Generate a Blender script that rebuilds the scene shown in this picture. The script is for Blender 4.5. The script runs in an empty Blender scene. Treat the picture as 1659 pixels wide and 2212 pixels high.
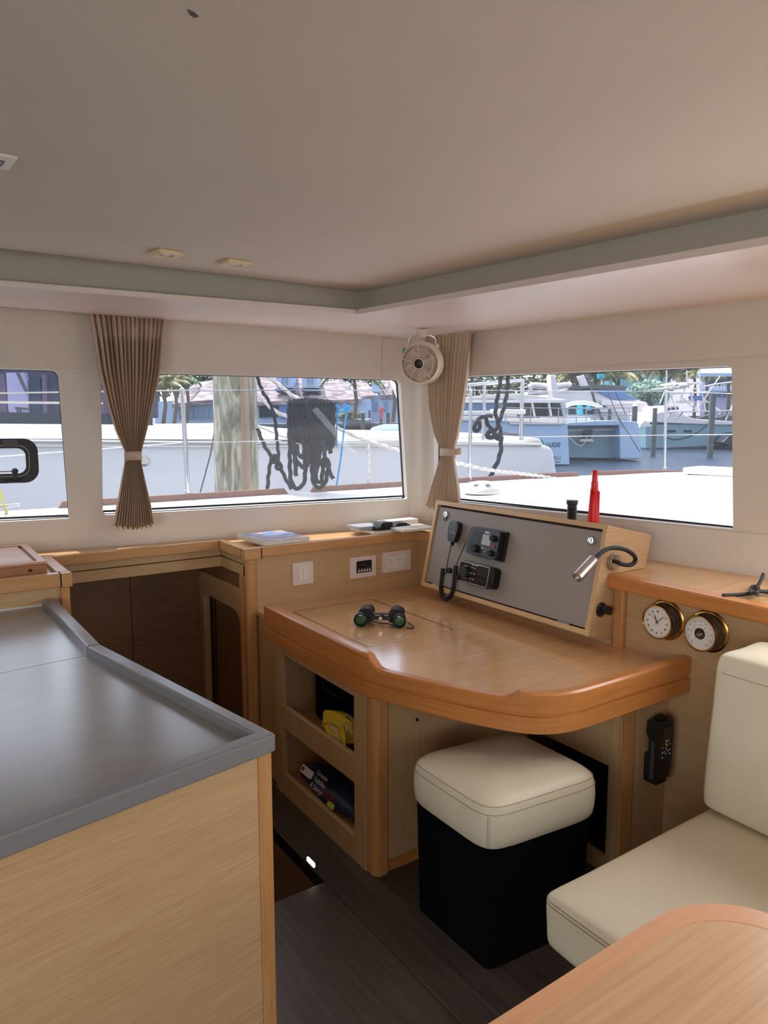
import bpy, bmesh, math, random
from mathutils import Vector, Matrix
from mathutils.geometry import tessellate_polygon
from math import sin, cos, pi, radians, tan, atan2, sqrt

random.seed(7)
S = bpy.context.scene
COL = S.collection

# ------------------------------------------------------------------ camera
FPX = 1570.3
YAW, PITCH = radians(34.34), radians(7.2)
EYE = Vector((0.0, 0.0, 1.54))
FW = Vector((sin(YAW) * cos(PITCH), cos(YAW) * cos(PITCH), -sin(PITCH)))
RT = Vector((cos(YAW), -sin(YAW), 0.0))
UP = RT.cross(FW)
cam = bpy.data.cameras.new('camera')
cam.sensor_fit = 'HORIZONTAL'
cam.sensor_width = 36.0
cam.lens = 36.0 * FPX / 1659.0
cam.clip_start = 0.02
cam.clip_end = 500
cam_o = bpy.data.objects.new('camera', cam)
COL.objects.link(cam_o)
cam_o.matrix_world = Matrix(((RT.x, UP.x, -FW.x, 0), (RT.y, UP.y, -FW.y, 0), (RT.z, UP.z, -FW.z, EYE.z), (0, 0, 0, 1)))
S.camera = cam_o

# ------------------------------------------------------------------ world, sun, exposure
S.view_settings.view_transform = 'Standard'
S.view_settings.look = 'None'
S.view_settings.gamma = 1.0
S.view_settings.use_curve_mapping = False
S.view_settings.exposure = 0.0
S.cycles.use_denoising = True
S.cycles.max_bounces = 9
S.cycles.diffuse_bounces = 6
S.cycles.glossy_bounces = 4
S.cycles.transparent_max_bounces = 16
S.cycles.caustics_reflective = False
S.cycles.caustics_refractive = False
S.cycles.sample_clamp_indirect = 6.0

world = bpy.data.worlds.new('world')
S.world = world
world.use_nodes = True
wn = world.node_tree.nodes
sky = wn.new('ShaderNodeTexSky')
sky.sky_type = 'NISHITA'
sky.sun_disc = False
sky.sun_elevation = radians(62)
sky.sun_rotation = radians(-5)
sky.air_density = 1.0
sky.dust_density = 2.5
sky.ozone_density = 1.0
wn['Background'].inputs['Strength'].default_value = 0.46
hs_ = wn.new('ShaderNodeHueSaturation')
hs_.inputs['Saturation'].default_value = 0.45
world.node_tree.links.new(sky.outputs[0], hs_.inputs['Color'])
world.node_tree.links.new(hs_.outputs[0], wn['Background'].inputs['Color'])

def add_light(name, kind, loc, direction, energy, color, size=None, size_y=None):
    l = bpy.data.lights.new(name, kind)
    l.energy = energy
    l.color = color
    if kind == 'AREA':
        l.shape = 'RECTANGLE'
        l.size, l.size_y = size, size_y
    o = bpy.data.objects.new(name, l)
    COL.objects.link(o)
    o.location = loc
    o.rotation_euler = Vector(direction).to_track_quat('-Z', 'Y').to_euler()
    return o, l

SUN_DIR = Vector((-0.06, 0.52, 0.95)).normalized()
sun_o, sun_l = add_light('sun', 'SUN', (0, 8, 12), -SUN_DIR, 6.2, (1.0, 0.95, 0.88))
sun_l.angle = radians(0.53)
# daylight through the wide cockpit doorway and the far side windows, both behind the camera
door_o, door_l = add_light('cockpit_doorway_daylight', 'AREA', (-2.1, -0.9, 1.45), (1, 0.25, -0.45), 46, (0.96, 0.98, 1.0), 2.4, 1.5)
side_o, side_l = add_light('side_window_daylight', 'AREA', (0.2, -2.5, 1.6), (0.05, 1, -0.6), 7, (0.96, 0.98, 1.0), 3.2, 0.7)

front_o, front_l = add_light('windscreen_fill_lamp', 'AREA', (2.47, .35, 1.45), (-1, -.15, -.85), 17, (0.97, 0.98, 1.0), 1.4, .5)  # added lamp inside the unseen forward window, brightens seat and table

# ------------------------------------------------------------------ pixel rays onto real planes of the cabin
def ray(px, py):
    return FW + RT * ((px - 829.5) / FPX) - UP * ((py - 1106.0) / FPX)
def hit(px, py, p0, n):
    d = ray(px, py)
    t = (Vector(p0) - EYE).dot(n) / d.dot(n)
    return EYE + d * t
def at_z(px, py, z): return hit(px, py, (0, 0, z), Vector((0, 0, 1)))
def at_x(px, py, x): return hit(px, py, (x, 0, 0), Vector((1, 0, 0)))
def at_y(px, py, y): return hit(px, py, (0, y, 0), Vector((0, 1, 0)))
FH = Vector((sin(YAW), cos(YAW), 0))
def at_d(px, py, d): return hit(px, py, FH * d, FH)

# ------------------------------------------------------------------ frames
class Fr:
    """local axes a, b, c -> world"""
    def __init__(s, o, a, b, c=None):
        s.o = Vector(o); s.a = Vector(a).normalized(); s.b = Vector(b).normalized()
        s.c = Vector(c).normalized() if c is not None else s.a.cross(s.b).normalized()
    def __call__(s, x, y, z=0.0):
        return s.o + s.a * x + s.b * y + s.c * z
    def uv(s, px, py, off=0.0):
        p = hit(px, py, s.o + s.c * off, s.c) - s.o
        return p.dot(s.a), p.dot(s.b)
    def at(s, x, y, z=0.0, rot=0.0):
        a = s.a * cos(rot) + s.b * sin(rot)
        b = -s.a * sin(rot) + s.b * cos(rot)
        return Fr(s(x, y, z), a, b, s.c)
KX = 1.0          # size of the scene part being built: 1 near by, larger for the boats across the basin
WF = Fr((0, 0, 0), (1, 0, 0), (0, 1, 0), (0, 0, 1))

# ------------------------------------------------------------------ mesh builder
class MB:
    def __init__(s): s.v = []; s.f = []
    def add(s, pts, faces):
        n = len(s.v); s.v += [Vector(p) for p in pts]; s.f += [tuple(i + n for i in f) for f in faces]
    def box(s, x0, x1, y0, y1, z0, z1, F=WF):
        p = [F(x, y, z) for z in (z0, z1) for y in (y0, y1) for x in (x0, x1)]
        s.add(p, [(0, 2, 3, 1), (4, 5, 7, 6), (0, 1, 5, 4), (2, 6, 7, 3), (0, 4, 6, 2), (1, 3, 7, 5)])
        return s
    def prism(s, poly, c0, c1, F=WF):
        n = len(poly)
        p = [F(x, y, c0) for x, y in poly] + [F(x, y, c1) for x, y in poly]
        fs = [(i, (i + 1) % n, n + (i + 1) % n, n + i) for i in range(n)]
        tri = tessellate_polygon([[Vector((x, y, 0)) for x, y in poly]])
        if n <= 4:
            fs += [tuple(range(n))[::-1], tuple(range(n, 2 * n))]
        else:
            fs += [tuple(t) for t in tri] + [tuple(n + i for i in t) for t in tri]
        s.add(p, fs); return s
    def hull(s, bottom, top):
        """two loops of world points joined into a closed solid"""
        n = len(bottom)
        fs = [(i, (i + 1) % n, n + (i + 1) % n, n + i) for i in range(n)] + [tuple(range(n))[::-1], tuple(range(n, 2 * n))]
        s.add(list(bottom) + list(top), fs); return s
    def plate(s, outer, holes, c0, c1, F=WF):
        loops = [outer] + holes
        tri = tessellate_polygon([[Vector((x, y, 0)) for x, y in l] for l in loops])
        flat = [p for l in loops for p in l]; n = len(flat)
        pts = [F(x, y, c0) for x, y in flat] + [F(x, y, c1) for x, y in flat]
        fs = [tuple(t) for t in tri] + [tuple(n + i for i in t) for t in tri]
        k = 0
        for l in loops:
            m = len(l)
            fs += [(k + i, k + (i + 1) % m, n + k + (i + 1) % m, n + k + i) for i in range(m)]
            k += m
        s.add(pts, fs); return s
    def tube(s, path, r, n=8, closed=False, twist=0.0, lobes=0, flat=None):
        path = [Vector(p) for p in path]; m = len(path)
        rs = [q * KX for q in r] if isinstance(r, (list, tuple)) else [r * KX] * m
        up = None; rings = []; ang = 0.0
        for i, p in enumerate(path):
            a = path[(i - 1) % m] if (closed or i > 0) else p
            b = path[(i + 1) % m] if (closed or i < m - 1) else p
            t = (b - a)
            t = t.normalized() if t.length > 1e-9 else Vector((0, 0, 1))
            if up is None:
                up = t.cross(Vector((0, 0, 1)))
                if up.length < 1e-3: up = t.cross(Vector((1, 0, 0)))
                up.normalize()
            else:
                up = up - t * up.dot(t)
                up = up.normalized() if up.length > 1e-6 else t.orthogonal().normalized()
            w = t.cross(up)
            if i: ang += twist * (p - path[i - 1]).length
            ring = []
            for k in range(n):
                th = 2 * pi * k / n
                rr = rs[i] * (1 + (0.20 * cos(lobes * th) if lobes else 0))
                fx = flat if flat else 1.0
                ring.append(p + up * (rr * cos(th + ang)) + w * (rr * fx * sin(th + ang)))
            rings.append(ring)
        fs = []
        for i in range(m if closed else m - 1):
            j = (i + 1) % m
            for k in range(n):
                l = (k + 1) % n
                fs.append((i * n + k, i * n + l, j * n + l, j * n + k))
        if not closed:
            fs.append(tuple(range(n))[::-1]); fs.append(tuple((m - 1) * n + k for k in range(n)))
        s.add([q for r_ in rings for q in r_], fs); return s
    def rope(s, path, r, step=None):
        """a laid three-strand rope"""
        path = smooth_path(path, 1)
        step = step or r * 0.9
        pts = resample(path, step)
        return s.tube(pts, r, n=9, twist=0.36 / r, lobes=3)
    def lathe(s, prof, F=WF, n=32, cap=True):
        """prof: list of (radius, height); the axis is F's c"""
        m = len(prof)
        pts = [F(r * cos(2 * pi * k / n), r * sin(2 * pi * k / n), h) for r, h in prof for k in range(n)]
        fs = [(i * n + k, i * n + (k + 1) % n, (i + 1) * n + (k + 1) % n, (i + 1) * n + k) for i in range(m - 1) for k in range(n)]
        if cap:
            if prof[0][0] > 1e-5: fs.append(tuple(range(n))[::-1])
            if prof[-1][0] > 1e-5: fs.append(tuple((m - 1) * n + k for k in range(n)))
        s.add(pts, fs); return s
    def grid(s, fn, nu, nv, closed_u=False):
        pts = [fn(i / nu, j / nv) for j in range(nv + 1) for i in range(nu + (0 if closed_u else 1))]
        w = nu if closed_u else nu + 1
        fs = [(j * w + i, j * w + (i + 1) % w, (j + 1) * w + (i + 1) % w, (j + 1) * w + i) for j in range(nv) for i in range(nu)]
        s.add(pts, fs); return s
    def ball(s, c, r, n=12, sq=(1, 1, 1)):
        c = Vector(c)
        s.grid(lambda u, v: c + Vector((r * sq[0] * sin(pi * v) * cos(2 * pi * u), r * sq[1] * sin(pi * v) * sin(2 * pi * u), -r * sq[2] * cos(pi * v))), n, max(4, n // 2), True)
        return s
    def build(s, name, mat, parent=None, bevel=0.0, smooth=None, loc=None, seg=2, solid=0.0, subsurf=0, recalc=True):
        me = bpy.data.meshes.new(name)
        if parent is not None: base = WLOC[parent.name]
        elif loc is not None: base = Vector(loc)
        else:
            xs = [v.x for v in s.v]; ys = [v.y for v in s.v]; zs = [v.z for v in s.v]
            base = Vector(((min(xs) + max(xs)) / 2, (min(ys) + max(ys)) / 2, min(zs)))
        me.from_pydata([v - base for v in s.v], [], s.f)
        bm = bmesh.new(); bm.from_mesh(me)
        bmesh.ops.remove_doubles(bm, verts=bm.verts, dist=1e-6)
        if recalc: bmesh.ops.recalc_face_normals(bm, faces=bm.faces)
        bm.to_mesh(me); bm.free()
        if smooth:
            me.shade_smooth()
            me.set_sharp_from_angle(angle=radians(smooth))
        me.materials.append(mat)
        o = bpy.data.objects.new(name, me)
        COL.objects.link(o)
        if parent is not None: o.parent = parent
        else: o.location = base
        WLOC[o.name] = base
        if solid:
            md = o.modifiers.new('thickness', 'SOLIDIFY'); md.thickness = solid; md.offset = 0
        if subsurf:
            md = o.modifiers.new('subdivision', 'SUBSURF'); md.levels = subsurf; md.render_levels = subsurf
        if bevel:
            md = o.modifiers.new('bevel', 'BEVEL'); md.width = bevel; md.segments = seg; md.limit_method = 'ANGLE'; md.angle_limit = radians(40)
        return o
WLOC = {}

def smooth_path(path, it=2, closed=False):
    p = [Vector(q) for q in path]
    for _ in range(it):
        n = len(p); q = [] if closed else [p[0]]
        for i in range(n if closed else n - 1):
            a, b = p[i], p[(i + 1) % n]
            q += [a * .75 + b * .25, a * .25 + b * .75]
        if not closed: q.append(p[-1])
        p = q
    return p
def resample(path, step):
    L = [0]
    for a, b in zip(path, path[1:]): L.append(L[-1] + (b - a).length)
    n = max(2, int(L[-1] / step)); out = []; j = 0
    for i in range(n + 1):
        t = L[-1] * i / n
        while j < len(L) - 2 and L[j + 1] < t: j += 1
        d = L[j + 1] - L[j]
        out.append(path[j].lerp(path[j + 1], (t - L[j]) / d if d > 0 else 0))
    return out
def rrect(x0, x1, y0, y1, r, n=5):
    out = []
    for cx, cy, a0 in ((x1 - r, y1 - r, 0), (x0 + r, y1 - r, 90), (x0 + r, y0 + r, 180), (x1 - r, y0 + r, 270)):
        for k in range(n + 1):
            a = radians(a0 + 90 * k / n)
            out.append((cx + r * cos(a), cy + r * sin(a)))
    return out
def rpoly(pts, rs, n=6):
    """polygon with rounded corners; rs radius per corner"""
    out = []; m = len(pts)
    for i in range(m):
        p = Vector(pts[i]).to_2d(); a = Vector(pts[i - 1]).to_2d(); b = Vector(pts[(i + 1) % m]).to_2d()
        r = rs[i] if isinstance(rs, (list, tuple)) else rs
        if r <= 0: out.append((p.x, p.y)); continue
        da, db = (a - p).normalized(), (b - p).normalized()
        q0, q1 = p + da * r, p + db * r
        for k in range(n + 1):
            t = k / n
            q = q0 * (1 - t) ** 2 + p * 2 * t * (1 - t) + q1 * t * t
            out.append((q.x, q.y))
    return out
def circ(x, y, r, n=24, sy=1.0):
    return [(x + r * cos(2 * pi * k / n), y + r * sy * sin(2 * pi * k / n)) for k in range(n)]

def tag(o, label=None, cat=None, group=None, kind=None):
    if label: o['label'] = label
    if cat: o['category'] = cat
    if group: o['group'] = group
    if kind: o['kind'] = kind
    return o
def thing(name, loc, label, cat, group=None):
    o = bpy.data.objects.new(name, None)
    o.empty_display_size = 0.05
    COL.objects.link(o); o.location = loc
    WLOC[o.name] = Vector(loc)
    return tag(o, label, cat, group)
def struct(o): o['kind'] = 'structure'; return o
def copy_tree(o, parent=None, loc=None, rz=None):
    c = o.copy(); COL.objects.link(c)
    if parent is not None: c.parent = parent
    if loc is not None: c.location = loc
    if rz is not None: c.rotation_euler = (0, 0, rz)
    WLOC[c.name] = Vector(c.location)
    for ch in list(o.children): copy_tree(ch, c)
    return c

def text(name, body, size, F, mat, parent, x=0, y=0, c=0.0006, align='CENTER', ext=0.0004, shear=0.0, bold=0.0, squeeze=1.0):
    cu = bpy.data.curves.new(name, 'FONT')
    cu.body = body; cu.size = size; cu.extrude = 0; cu.align_x = align; cu.align_y = 'CENTER'; cu.shear = shear; cu.offset = bold
    o = bpy.data.objects.new(name, cu); COL.objects.link(o)
    dg = bpy.context.evaluated_depsgraph_get()
    me0 = bpy.data.meshes.new_from_object(o.evaluated_get(dg))
    COL.objects.unlink(o); bpy.data.objects.remove(o)
    m = MB()
    vs = [(v.co.x * squeeze + x, v.co.y + y) for v in me0.vertices]
    m.add([F(a, b, c) for a, b in vs], [tuple(p.vertices) for p in me0.polygons])
    bpy.data.meshes.remove(me0)
    return m.build(name, mat, parent, recalc=False)

# ------------------------------------------------------------------ materials
def lin(r, g, b):
    f = lambda c: (c / 255 / 12.92) if c / 255 <= .04045 else ((c / 255 + .055) / 1.055) ** 2.4
    return (f(r), f(g), f(b), 1.0)
def mat(name, rgb, rough=0.5, metal=0.0, spec=0.5, bump=0.0, bscale=60.0, var=0.0, vscale=8.0, coat=0.0, trans=0.0, emit=0.0, alpha=None, sheen=0.0):
    m = bpy.data.materials.new(name); m.use_nodes = True
    nt = m.node_tree; b = nt.nodes['Principled BSDF']
    b.inputs['Base Color'].default_value = lin(*rgb)
    b.inputs['Roughness'].default_value = rough
    b.inputs['Metallic'].default_value = metal
    b.inputs['Specular IOR Level'].default_value = spec
    b.inputs['Coat Weight'].default_value = coat; b.inputs['Coat Roughness'].default_value = .03 if 'lens' in name else .24
    b.inputs['Transmission Weight'].default_value = trans
    if sheen: b.inputs['Sheen Weight'].default_value = sheen
    if emit:
        b.inputs['Emission Color'].default_value = lin(*rgb); b.inputs['Emission Strength'].default_value = emit
    tc = nt.nodes.new('ShaderNodeTexCoord')
    if var:
        n = nt.nodes.new('ShaderNodeTexNoise'); n.inputs['Scale'].default_value = vscale; n.inputs['Detail'].default_value = 4
        nt.links.new(tc.outputs['Object'], n.inputs['Vector'])
        r = nt.nodes.new('ShaderNodeValToRGB')
        c = lin(*rgb)
        r.color_ramp.elements[0].color = tuple(x * (1 - var) for x in c[:3]) + (1,)
        r.color_ramp.elements[1].color = tuple(min(1, x * (1 + var)) for x in c[:3]) + (1,)
        r.color_ramp.elements[0].position = .3; r.color_ramp.elements[1].position = .7
        nt.links.new(n.outputs['Fac'], r.inputs['Fac']); nt.links.new(r.outputs['Color'], b.inputs['Base Color'])
    if bump:
        n = nt.nodes.new('ShaderNodeTexNoise'); n.inputs['Scale'].default_value = bscale; n.inputs['Detail'].default_value = 3
        nt.links.new(tc.outputs['Object'], n.inputs['Vector'])
        bp = nt.nodes.new('ShaderNodeBump'); bp.inputs['Strength'].default_value = bump; bp.inputs['Distance'].default_value = 0.002
        nt.links.new(n.outputs['Fac'], bp.inputs['Height']); nt.links.new(bp.outputs['Normal'], b.inputs['Normal'])
    return m
def wood(name, light, dark, axis='x', rough=0.38, fine=1.0, contrast=1.0, coat=0.0):
    """oak veneer: long streaks along one axis"""
    m = bpy.data.materials.new(name); m.use_nodes = True
    nt = m.node_tree; b = nt.nodes['Principled BSDF']
    tc = nt.nodes.new('ShaderNodeTexCoord')
    def noise(sc, detail, dist=0.0):
        mp = nt.nodes.new('ShaderNodeMapping'); mp.inputs['Scale'].default_value = sc
        nt.links.new(tc.outputs['Object'], mp.inputs['Vector'])
        n = nt.nodes.new('ShaderNodeTexNoise'); n.inputs['Scale'].default_value = 1.0; n.inputs['Detail'].default_value = detail
        n.inputs['Distortion'].default_value = dist
        nt.links.new(mp.outputs['Vector'], n.inputs['Vector']); return n
    f = 260 * fine; s = 9.0 * fine
    sc = {'x': (s, f, f), 'y': (f, s, f), 'z': (f, f, s), 'h': (s, s, f), 'v': (f, f, s)}[axis]
    g = noise(sc, 5, .3)
    sc2 = tuple(c * .12 for c in sc)
    g2 = noise(sc2, 3)
    mx = nt.nodes.new('ShaderNodeMath'); mx.operation = 'MULTIPLY_ADD'
    mx.inputs[1].default_value = 0.72
    ml = nt.nodes.new('ShaderNodeMath'); ml.operation = 'MULTIPLY'; ml.inputs[1].default_value = 0.28
    nt.links.new(g2.outputs['Fac'], ml.inputs[0])
    nt.links.new(g.outputs['Fac'], mx.inputs[0]); nt.links.new(ml.outputs[0], mx.inputs[2])
    r = nt.nodes.new('ShaderNodeValToRGB')
    r.color_ramp.elements[0].position = 0.5 - .17 / contrast; r.color_ramp.elements[1].position = 0.5 + .13 / contrast
    r.color_ramp.elements[0].color = lin(*dark); r.color_ramp.elements[1].color = lin(*light)
    nt.links.new(mx.outputs[0], r.inputs['Fac']); nt.links.new(r.outputs['Color'], b.inputs['Base Color'])
    b.inputs['Roughness'].default_value = rough
    b.inputs['Coat Weight'].default_value = coat; b.inputs['Coat Roughness'].default_value = .12
    bp = nt.nodes.new('ShaderNodeBump'); bp.inputs['Strength'].default_value = .12; bp.inputs['Distance'].default_value = .001
    nt.links.new(g.outputs['Fac'], bp.inputs['Height']); nt.links.new(bp.outputs['Normal'], b.inputs['Normal'])
    return m

OAK_L, OAK_D = (202, 168, 126), (180, 144, 101)
oak_h = wood('oak_veneer_level_grain', OAK_L, OAK_D, 'h', contrast=.75)
oak_v = wood('oak_veneer_upright_grain', OAK_L, OAK_D, 'v', contrast=.75)
oak_x = wood('oak_desktop', (226, 182, 134), (206, 158, 110), 'x', rough=.16, coat=.7)
oak_y = wood('oak_shelf_top', (214, 172, 122), (186, 138, 88), 'y', rough=.28, coat=.2)
oak_lx = wood('oak_shelf_top_along', (218, 174, 122), (188, 140, 88), 'x', rough=.28, coat=.2)
solid_h = wood('beech_trim_level', (206, 138, 76), (184, 112, 54), 'h', rough=.3, fine=.5, contrast=.7, coat=.15)
solid_v = wood('beech_trim_upright', (204, 152, 98), (180, 126, 74), 'v', rough=.35, fine=.5, contrast=.7)
fiddle_h = wood('beech_fiddle', (206, 158, 106), (184, 132, 82), 'h', rough=.33, fine=.5, contrast=.7, coat=.1)
table_w = wood('table_veneer', (232, 188, 142), (212, 164, 118), 'x', rough=.3, fine=.5, contrast=.8, coat=.2)
table_e = wood('table_edge_wood', (238, 180, 134), (226, 162, 116), 'x', rough=.3, fine=.4, contrast=.6, coat=.2)
seam_m = mat('dark_seam', (58, 34, 20), .8)
shade_oak = wood('shaded_oak_interior', (140, 102, 68), (112, 80, 52), 'h', rough=.5)  # same oak veneer, its colour darkened to carry the shade of niche and well
white_gel = mat('cream_gelcoat', (218, 211, 201), .28, var=.03, vscale=3)
vinyl = mat('greige_headliner_vinyl', (216, 208, 197), .75, bump=.15, bscale=500, var=.025, vscale=2.5)
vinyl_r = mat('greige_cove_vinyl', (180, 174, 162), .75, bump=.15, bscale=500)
soffit_m = mat('white_soffit_panel', (226, 214, 208), .35, var=.03, vscale=2)
worktop = mat('grey_laminate_worktop', (142, 138, 134), .24, coat=.35, var=.07, vscale=9, bump=.05, bscale=30)
worktop_t = mat('grey_worktop_trim', (128, 126, 128), .3, bump=.08, bscale=250)
leather = mat('cream_leather', (222, 212, 186), .42, bump=.25, bscale=350, var=.03, vscale=5)
stitch = mat('grey_stitching', (168, 150, 128), .8)
black_v = mat('black_carpet_cloth', (6, 6, 8), .95, spec=.1)
black_p = mat('black_plastic', (24, 25, 28), .38)
black_g = mat('black_gloss', (10, 10, 12), .12)
black_r = mat('black_rubber', (20, 20, 21), .6, bump=.2, bscale=200)
steel = mat('stainless_steel', (205, 205, 210), .16, metal=1)
satin = mat('satin_nickel', (190, 184, 176), .3, metal=1)
brass = mat('polished_brass', (176, 132, 66), .22, metal=1)
tarnish = mat('tarnished_brass', (92, 78, 64), .6, metal=.2, var=.4, vscale=60, bump=.3, bscale=90)
white_p = mat('white_plastic', (226, 220, 210), .35)
plate_m = mat('switch_plate_plastic', (226, 210, 200), .35)
switch_m = mat('ivory_switch', (232, 226, 212), .3)
grey_panel = mat('taupe_console_panel', (150, 140, 132), .55, bump=.1, bscale=400)
screen_m = mat('lcd_screen', (150, 150, 142), .15)
screen_d = mat('dark_screen', (26, 26, 38), .08)
label_w = mat('white_print', (225, 225, 225), .6)
label_y = mat('yellow_green_print', (190, 200, 80), .6)
label_r = mat('red_key', (150, 40, 50), .5)
red_p = mat('red_plastic', (214, 18, 30), .3)
curtain_m = mat('taupe_curtain_cloth', (224, 206, 184), .9, bump=.3, bscale=900, sheen=.2)
lens_g = mat('green_coated_lens', (16, 84, 46), .04, coat=1.0)
fan_m = mat('fan_white_plastic', (220, 206, 190), .35)
chrome = mat('chrome', (225, 225, 228), .06, metal=1)
lamp_white = mat('courtesy_light_lens', (255, 250, 240), .3, emit=6.0)
frost = mat('frosted_lens', (212, 208, 200), .3)
beige_bezel = mat('beige_downlight_bezel', (222, 202, 164), .4)
board_m = wood('cutting_board', (206, 160, 126), (172, 124, 94), 'x', rough=.45, fine=.25)
board_s = wood('cutting_board_side', (176, 124, 84), (138, 88, 56), 'x', rough=.5, fine=.3)
floor_m = wood('dark_laminate_floor', (84, 74, 66), (58, 50, 45), 'y', rough=.38, fine=.35)
well_m = mat('dark_well_edge', (22, 20, 19), .35)
# exterior
deck_m = mat('white_nonskid_deck', (192, 190, 193), .6, bump=.3, bscale=300)
hull_w = mat('white_gelcoat_hull', (226, 224, 224), .3)
hull_b = mat('pale_blue_hull', (176, 198, 222), .3)
hull_c = mat('second_blue_hull', (158, 182, 214), .3)
hull_t = mat('teal_hull', (126, 160, 172), .3)
boot_m = mat('dark_boot_stripe', (34, 44, 60), .4)
boat_glass = mat('boat_window_glass', (34, 44, 56), .12)
boat_glass_b = mat('blue_windshield', (92, 124, 168), .1)
yacht_w = mat('pinkish_white_yacht', (236, 226, 226), .35)
canvas_g = mat('grey_canvas_cover', (98, 96, 100), .9)
teak_m = mat('teak_toe_rail', (140, 100, 82), .7, var=.12, vscale=30)
pile_m = bpy.data.materials.new('weathered_piling_wood')
rope_b = mat('black_rope_fibre', (22, 25, 32), .85)
rope_w = mat('white_rope_fibre', (226, 216, 206), .85)
rope_c = mat('sky_blue_line', (30, 150, 222), .7)
rope_y = mat('yellow_flecked_line', (214, 206, 90), .8)
leaf_g = mat('tree_leaves', (98, 116, 84), .7, var=.35, vscale=3)
leaf_y = mat('palm_fronds', (142, 138, 92), .6, var=.3, vscale=2)
leaf_p = mat('green_palm_fronds', (92, 116, 74), .6, var=.3, vscale=2)
leaf_d = mat('shrub_leaves_blueish', (110, 138, 120), .6, var=.35, vscale=2)
trunk_m = mat('palm_trunk', (112, 98, 84), .9)
house_w = mat('pale_blue_render', (176, 196, 222), .7)
house_t = mat('turquoise_render', (112, 168, 170), .7)
house_p = mat('lilac_render', (196, 188, 224), .7)
house_d = mat('dark_slate_wall', (66, 68, 90), .7, var=.15, vscale=.8)
house_k = mat('mauve_wall', (112, 96, 124), .7)
house_n = mat('navy_wall', (44, 64, 96), .7)
tarp_t = mat('turquoise_tarp', (24, 172, 190), .6)
blue_p = mat('blue_panel', (90, 130, 190), .5)
dock_m = mat('grey_dock_timber', (104, 106, 112), .8)
post_m = mat('dock_post_timber', (92, 98, 96), .85, var=.2, vscale=3)
winb = mat('window_panes_blue', (120, 146, 176), .15)
print_n = mat('navy_lettering', (60, 92, 130), .6)
print_g = mat('grey_lettering', (96, 104, 116), .6)

# weathered pile: upright swirling grain
pile_m.use_nodes = True
_nt = pile_m.node_tree; _b = _nt.nodes['Principled BSDF']; _tc = _nt.nodes.new('ShaderNodeTexCoord')
_mp = _nt.nodes.new('ShaderNodeMapping'); _mp.inputs['Scale'].default_value = (14, 14, 2.2)
_n = _nt.nodes.new('ShaderNodeTexNoise'); _n.inputs['Scale'].default_value = 1; _n.inputs['Detail'].default_value = 6; _n.inputs['Distortion'].default_value = 2.2
_r = _nt.nodes.new('ShaderNodeValToRGB')
_r.color_ramp.elements[0].position = .36; _r.color_ramp.elements[0].color = lin(116, 110, 92)
_r.color_ramp.elements[1].position = .62; _r.color_ramp.elements[1].color = lin(196, 184, 160)
_e = _r.color_ramp.elements.new(.5); _e.color = lin(150, 148, 126)
_nt.links.new(_tc.outputs['Object'], _mp.inputs['Vector']); _nt.links.new(_mp.outputs['Vector'], _n.inputs['Vector'])
_nt.links.new(_n.outputs['Fac'], _r.inputs['Fac']); _nt.links.new(_r.outputs['Color'], _b.inputs['Base Color']); _b.inputs['Roughness'].default_value = .9

# shingle roof: small courses, far away
shingle = bpy.data.materials.new('cedar_shingle_roof'); shingle.use_nodes = True
_nt = shingle.node_tree; _b = _nt.nodes['Principled BSDF']; _tc = _nt.nodes.new('ShaderNodeTexCoord')
_br = _nt.nodes.new('ShaderNodeTexNoise'); _br.inputs['Scale'].default_value = 1
_mp = _nt.nodes.new('ShaderNodeMapping'); _mp.inputs['Scale'].default_value = (1.6, 1.6, 6)
_r = _nt.nodes.new('ShaderNodeValToRGB')
_br.inputs['Detail'].default_value = 5
_r.color_ramp.elements[0].position = .38; _r.color_ramp.elements[0].color = lin(112, 98, 106)
_r.color_ramp.elements[1].position = .64; _r.color_ramp.elements[1].color = lin(176, 160, 160)
_nt.links.new(_tc.outputs['Object'], _mp.inputs['Vector']); _nt.links.new(_mp.outputs['Vector'], _br.inputs['Vector'])
_nt.links.new(_br.outputs['Fac'], _r.inputs['Fac']); _nt.links.new(_r.outputs['Color'], _b.inputs['Base Color']); _b.inputs['Roughness'].default_value = .9

# water
water_m = bpy.data.materials.new('harbour_water'); water_m.use_nodes = True
_nt = water_m.node_tree; _b = _nt.nodes['Principled BSDF']; _tc = _nt.nodes.new('ShaderNodeTexCoord')
_b.inputs['Base Color'].default_value = lin(24, 44, 66); _b.inputs['Roughness'].default_value = .3; _b.inputs['Specular IOR Level'].default_value = .2
_mp = _nt.nodes.new('ShaderNodeMapping'); _mp.inputs['Scale'].default_value = (2.2, 2.2, 1)
_n = _nt.nodes.new('ShaderNodeTexNoise'); _n.inputs['Scale'].default_value = 1.2; _n.inputs['Detail'].default_value = 6
_bp = _nt.nodes.new('ShaderNodeBump'); _bp.inputs['Strength'].default_value = .8; _bp.inputs['Distance'].default_value = .25
_nt.links.new(_tc.outputs['Object'], _mp.inputs['Vector']); _nt.links.new(_mp.outputs['Vector'], _n.inputs['Vector'])
_nt.links.new(_n.outputs['Fac'], _bp.inputs['Height']); _nt.links.new(_bp.outputs['Normal'], _b.inputs['Normal'])

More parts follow.
